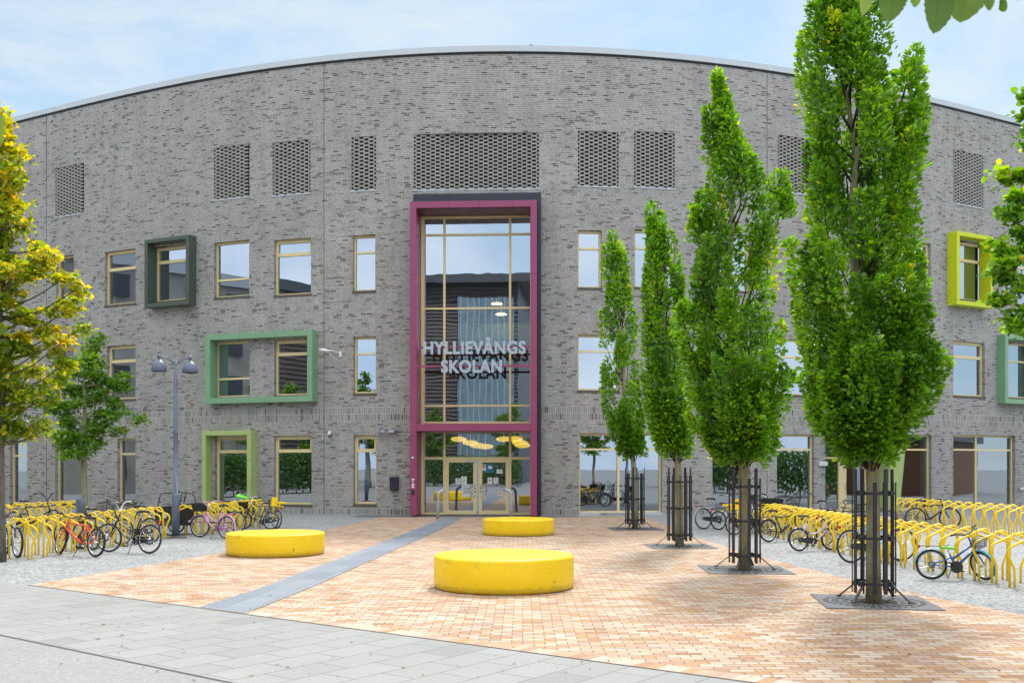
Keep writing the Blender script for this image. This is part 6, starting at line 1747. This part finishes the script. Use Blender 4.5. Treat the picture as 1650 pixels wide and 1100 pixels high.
# clipped hedges across the road and beside the yard (mirrored in the ground floor windows)
hd0 = thing('hedge', '', 'hedge'); rh = np.random.default_rng(77); nh = 5200
P_ = np.stack([rh.uniform(-4, 4, nh), rh.normal(0, .5, nh).clip(-.8, .8), rh.uniform(.05, 1, nh) ** .7 * 2.3 + .15 * np.sin(rh.uniform(0, 9, nh))], 1)
N_h = unit(np.stack([rh.normal(0, .4, nh), P_[:, 1] * 1.5, .5 + rh.normal(0, .4, nh)], 1))
leaf_cloud('crown', P_, unit(rh.normal(0, 1, (nh, 3))), N_h, rh.uniform(.12, .26, nh), rh.uniform(.08, .16, nh), rh.normal(.12, .15, nh), M['greenleaf'], hd0)
b = MB()
for k in range(9): b.tube([(-4 + k, 0, 0), (-4 + k + .1, .05, 1.2), (-4 + k, .1, 1.9)], [.03, .02, .008], 5)
b.build('stem', M['branch'], hd0)
for k, (x, y, rz, s) in enumerate(((31, 33, 1.75, 1.2), (31.5, 23, 1.6, 1.3), (31, 13, 1.5, 1.2), (30, 3, 1.4, 1.3), (-31, 30, 1.4, 1.2), (-32, 20, 1.6, 1.3), (-31, 10, 1.5, 1.2), (-27, -3, 1.2, 1.2), (-10, -17, .1, 1.2), (10, -17, -.1, 1.3), (20, -13, -.6, 1.2), (-21, -9, .9, 1.4))):
    c = hd0 if k == 0 else copy_tree(hd0)
    c.location = (x, y, 0); c.rotation_euler = (0, 0, rz); c.scale = (s, s, s); c['label'] = 'loose green hedge across the yard, mirrored in the ground floor windows, %s along the road' % ordn[k]; c['group'] = 'hedges across the yard'

# ================================================================== SKY, SUN, CAMERA
SUN_EL, SUN_AZ = R(53), R(14)                        # azimuth from +Y towards +X: a hazy sun high above and behind the building
w = bpy.data.worlds.new('World'); scene.world = w; w.use_nodes = True
nt = w.node_tree; nd = nt.nodes; lk = nt.links
bg = nd['Background']; bg.inputs['Strength'].default_value = 0.12
sky = nd.new('ShaderNodeTexSky'); sky.sky_type = 'NISHITA'; sky.sun_disc = False; sky.sun_elevation = SUN_EL; sky.sun_rotation = SUN_AZ; sky.air_density = 1.0; sky.dust_density = 0.4; sky.ozone_density = 0.5
tc = nd.new('ShaderNodeTexCoord')
mp = nd.new('ShaderNodeMapping'); mp.inputs['Scale'].default_value = (1.0, 1.0, 3.4); mp.inputs['Rotation'].default_value = (0, R(14), R(20)); lk.new(tc.outputs['Generated'], mp.inputs['Vector'])
n1 = nd.new('ShaderNodeTexNoise'); n1.inputs['Scale'].default_value = 2.1; n1.inputs['Detail'].default_value = 9; n1.inputs['Roughness'].default_value = 0.62; n1.inputs['Distortion'].default_value = 0.6
lk.new(mp.outputs['Vector'], n1.inputs['Vector'])
cr = ramp(nd, [(0.38, c4(.10)), (0.50, c4(.52)), (0.64, c4(1.0))]); lk.new(n1.outputs['Fac'], cr.inputs['Fac'])
mx = nd.new('ShaderNodeMix'); mx.data_type = 'RGBA'; lk.new(cr.outputs['Color'], mx.inputs['Factor']); sm_ = nd.new('ShaderNodeMix'); sm_.data_type = 'RGBA'; sm_.blend_type = 'MULTIPLY'; sm_.inputs['Factor'].default_value = 1; sm_.inputs['B'].default_value = (.44, .54, .555, 1)
lk.new(sky.outputs['Color'], sm_.inputs['A']); lk.new(sm_.outputs['Result'], mx.inputs['A']); mx.inputs['B'].default_value = (2.9, 3.25, 3.4, 1)
# brighter, whiter zone added overhead for more top light (above what the camera sees)
sx_ = nd.new('ShaderNodeSeparateXYZ'); lk.new(tc.outputs['Generated'], sx_.inputs['Vector'])
hz = nd.new('ShaderNodeMapRange'); hz.interpolation_type = 'SMOOTHSTEP'; hz.inputs['From Min'].default_value = 0.40; hz.inputs['From Max'].default_value = 0.80
lk.new(sx_.outputs['Z'], hz.inputs['Value'])
m3 = nd.new('ShaderNodeMix'); m3.data_type = 'RGBA'; lk.new(hz.outputs['Result'], m3.inputs['Factor']); lk.new(mx.outputs['Result'], m3.inputs['A']); m3.inputs['B'].default_value = (7.5, 7.5, 7.4, 1)
# and paler, brighter cloud in the half of the sky behind the camera
bk = nd.new('ShaderNodeMapRange'); bk.interpolation_type = 'SMOOTHSTEP'; bk.inputs['From Min'].default_value = 0.15; bk.inputs['From Max'].default_value = -0.45
lk.new(sx_.outputs['Y'], bk.inputs['Value'])
cb_ = nd.new('ShaderNodeMix'); cb_.data_type = 'RGBA'; lk.new(cr.outputs['Color'], cb_.inputs['Factor']); cb_.inputs['A'].default_value = (3.5, 4.5, 5.7, 1); cb_.inputs['B'].default_value = (5.6, 6.1, 6.6, 1)
m4 = nd.new('ShaderNodeMix'); m4.data_type = 'RGBA'; lk.new(bk.outputs['Result'], m4.inputs['Factor']); lk.new(mx.outputs['Result'], m4.inputs['A']); lk.new(cb_.outputs['Result'], m4.inputs['B'])
lk.new(m4.outputs['Result'], m3.inputs['A'])
lk.new(m3.outputs['Result'], bg.inputs['Color'])
sd = bpy.data.lights.new('sun', 'SUN'); sd.energy = 1.6; sd.angle = R(9); sd.color = (1.0, .96, .90)
so = bpy.data.objects.new('sun', sd); COL.objects.link(so)
Sv = Vector((math.cos(SUN_EL) * math.sin(SUN_AZ), math.cos(SUN_EL) * math.cos(SUN_AZ), math.sin(SUN_EL)))
so.rotation_euler = Sv.to_track_quat('Z', 'Y').to_euler(); so.location = Sv * 60

cam = bpy.data.cameras.new('camera'); co = bpy.data.objects.new('camera', cam); COL.objects.link(co); scene.camera = co
co.location = (0, 0, EYE); co.rotation_euler = (R(90), 0, 0)
cam.sensor_width = 36; cam.lens = 36 * F / 1650; cam.shift_y = (HY - 550) / 1650; cam.clip_end = 2000; cam.clip_start = .05
cam.dof.use_dof = True; cam.dof.focus_distance = 30; cam.dof.aperture_fstop = 9

scene.view_settings.view_transform = 'Standard'; scene.view_settings.look = 'None'; scene.view_settings.gamma = 1; scene.view_settings.exposure = 1.2
scene.render.engine = 'CYCLES'
cy = scene.cycles
cy.max_bounces = 8; cy.diffuse_bounces = 3; cy.glossy_bounces = 3; cy.transmission_bounces = 4; cy.transparent_max_bounces = 10; cy.caustics_reflective = False; cy.caustics_refractive = False
cy.use_denoising = True
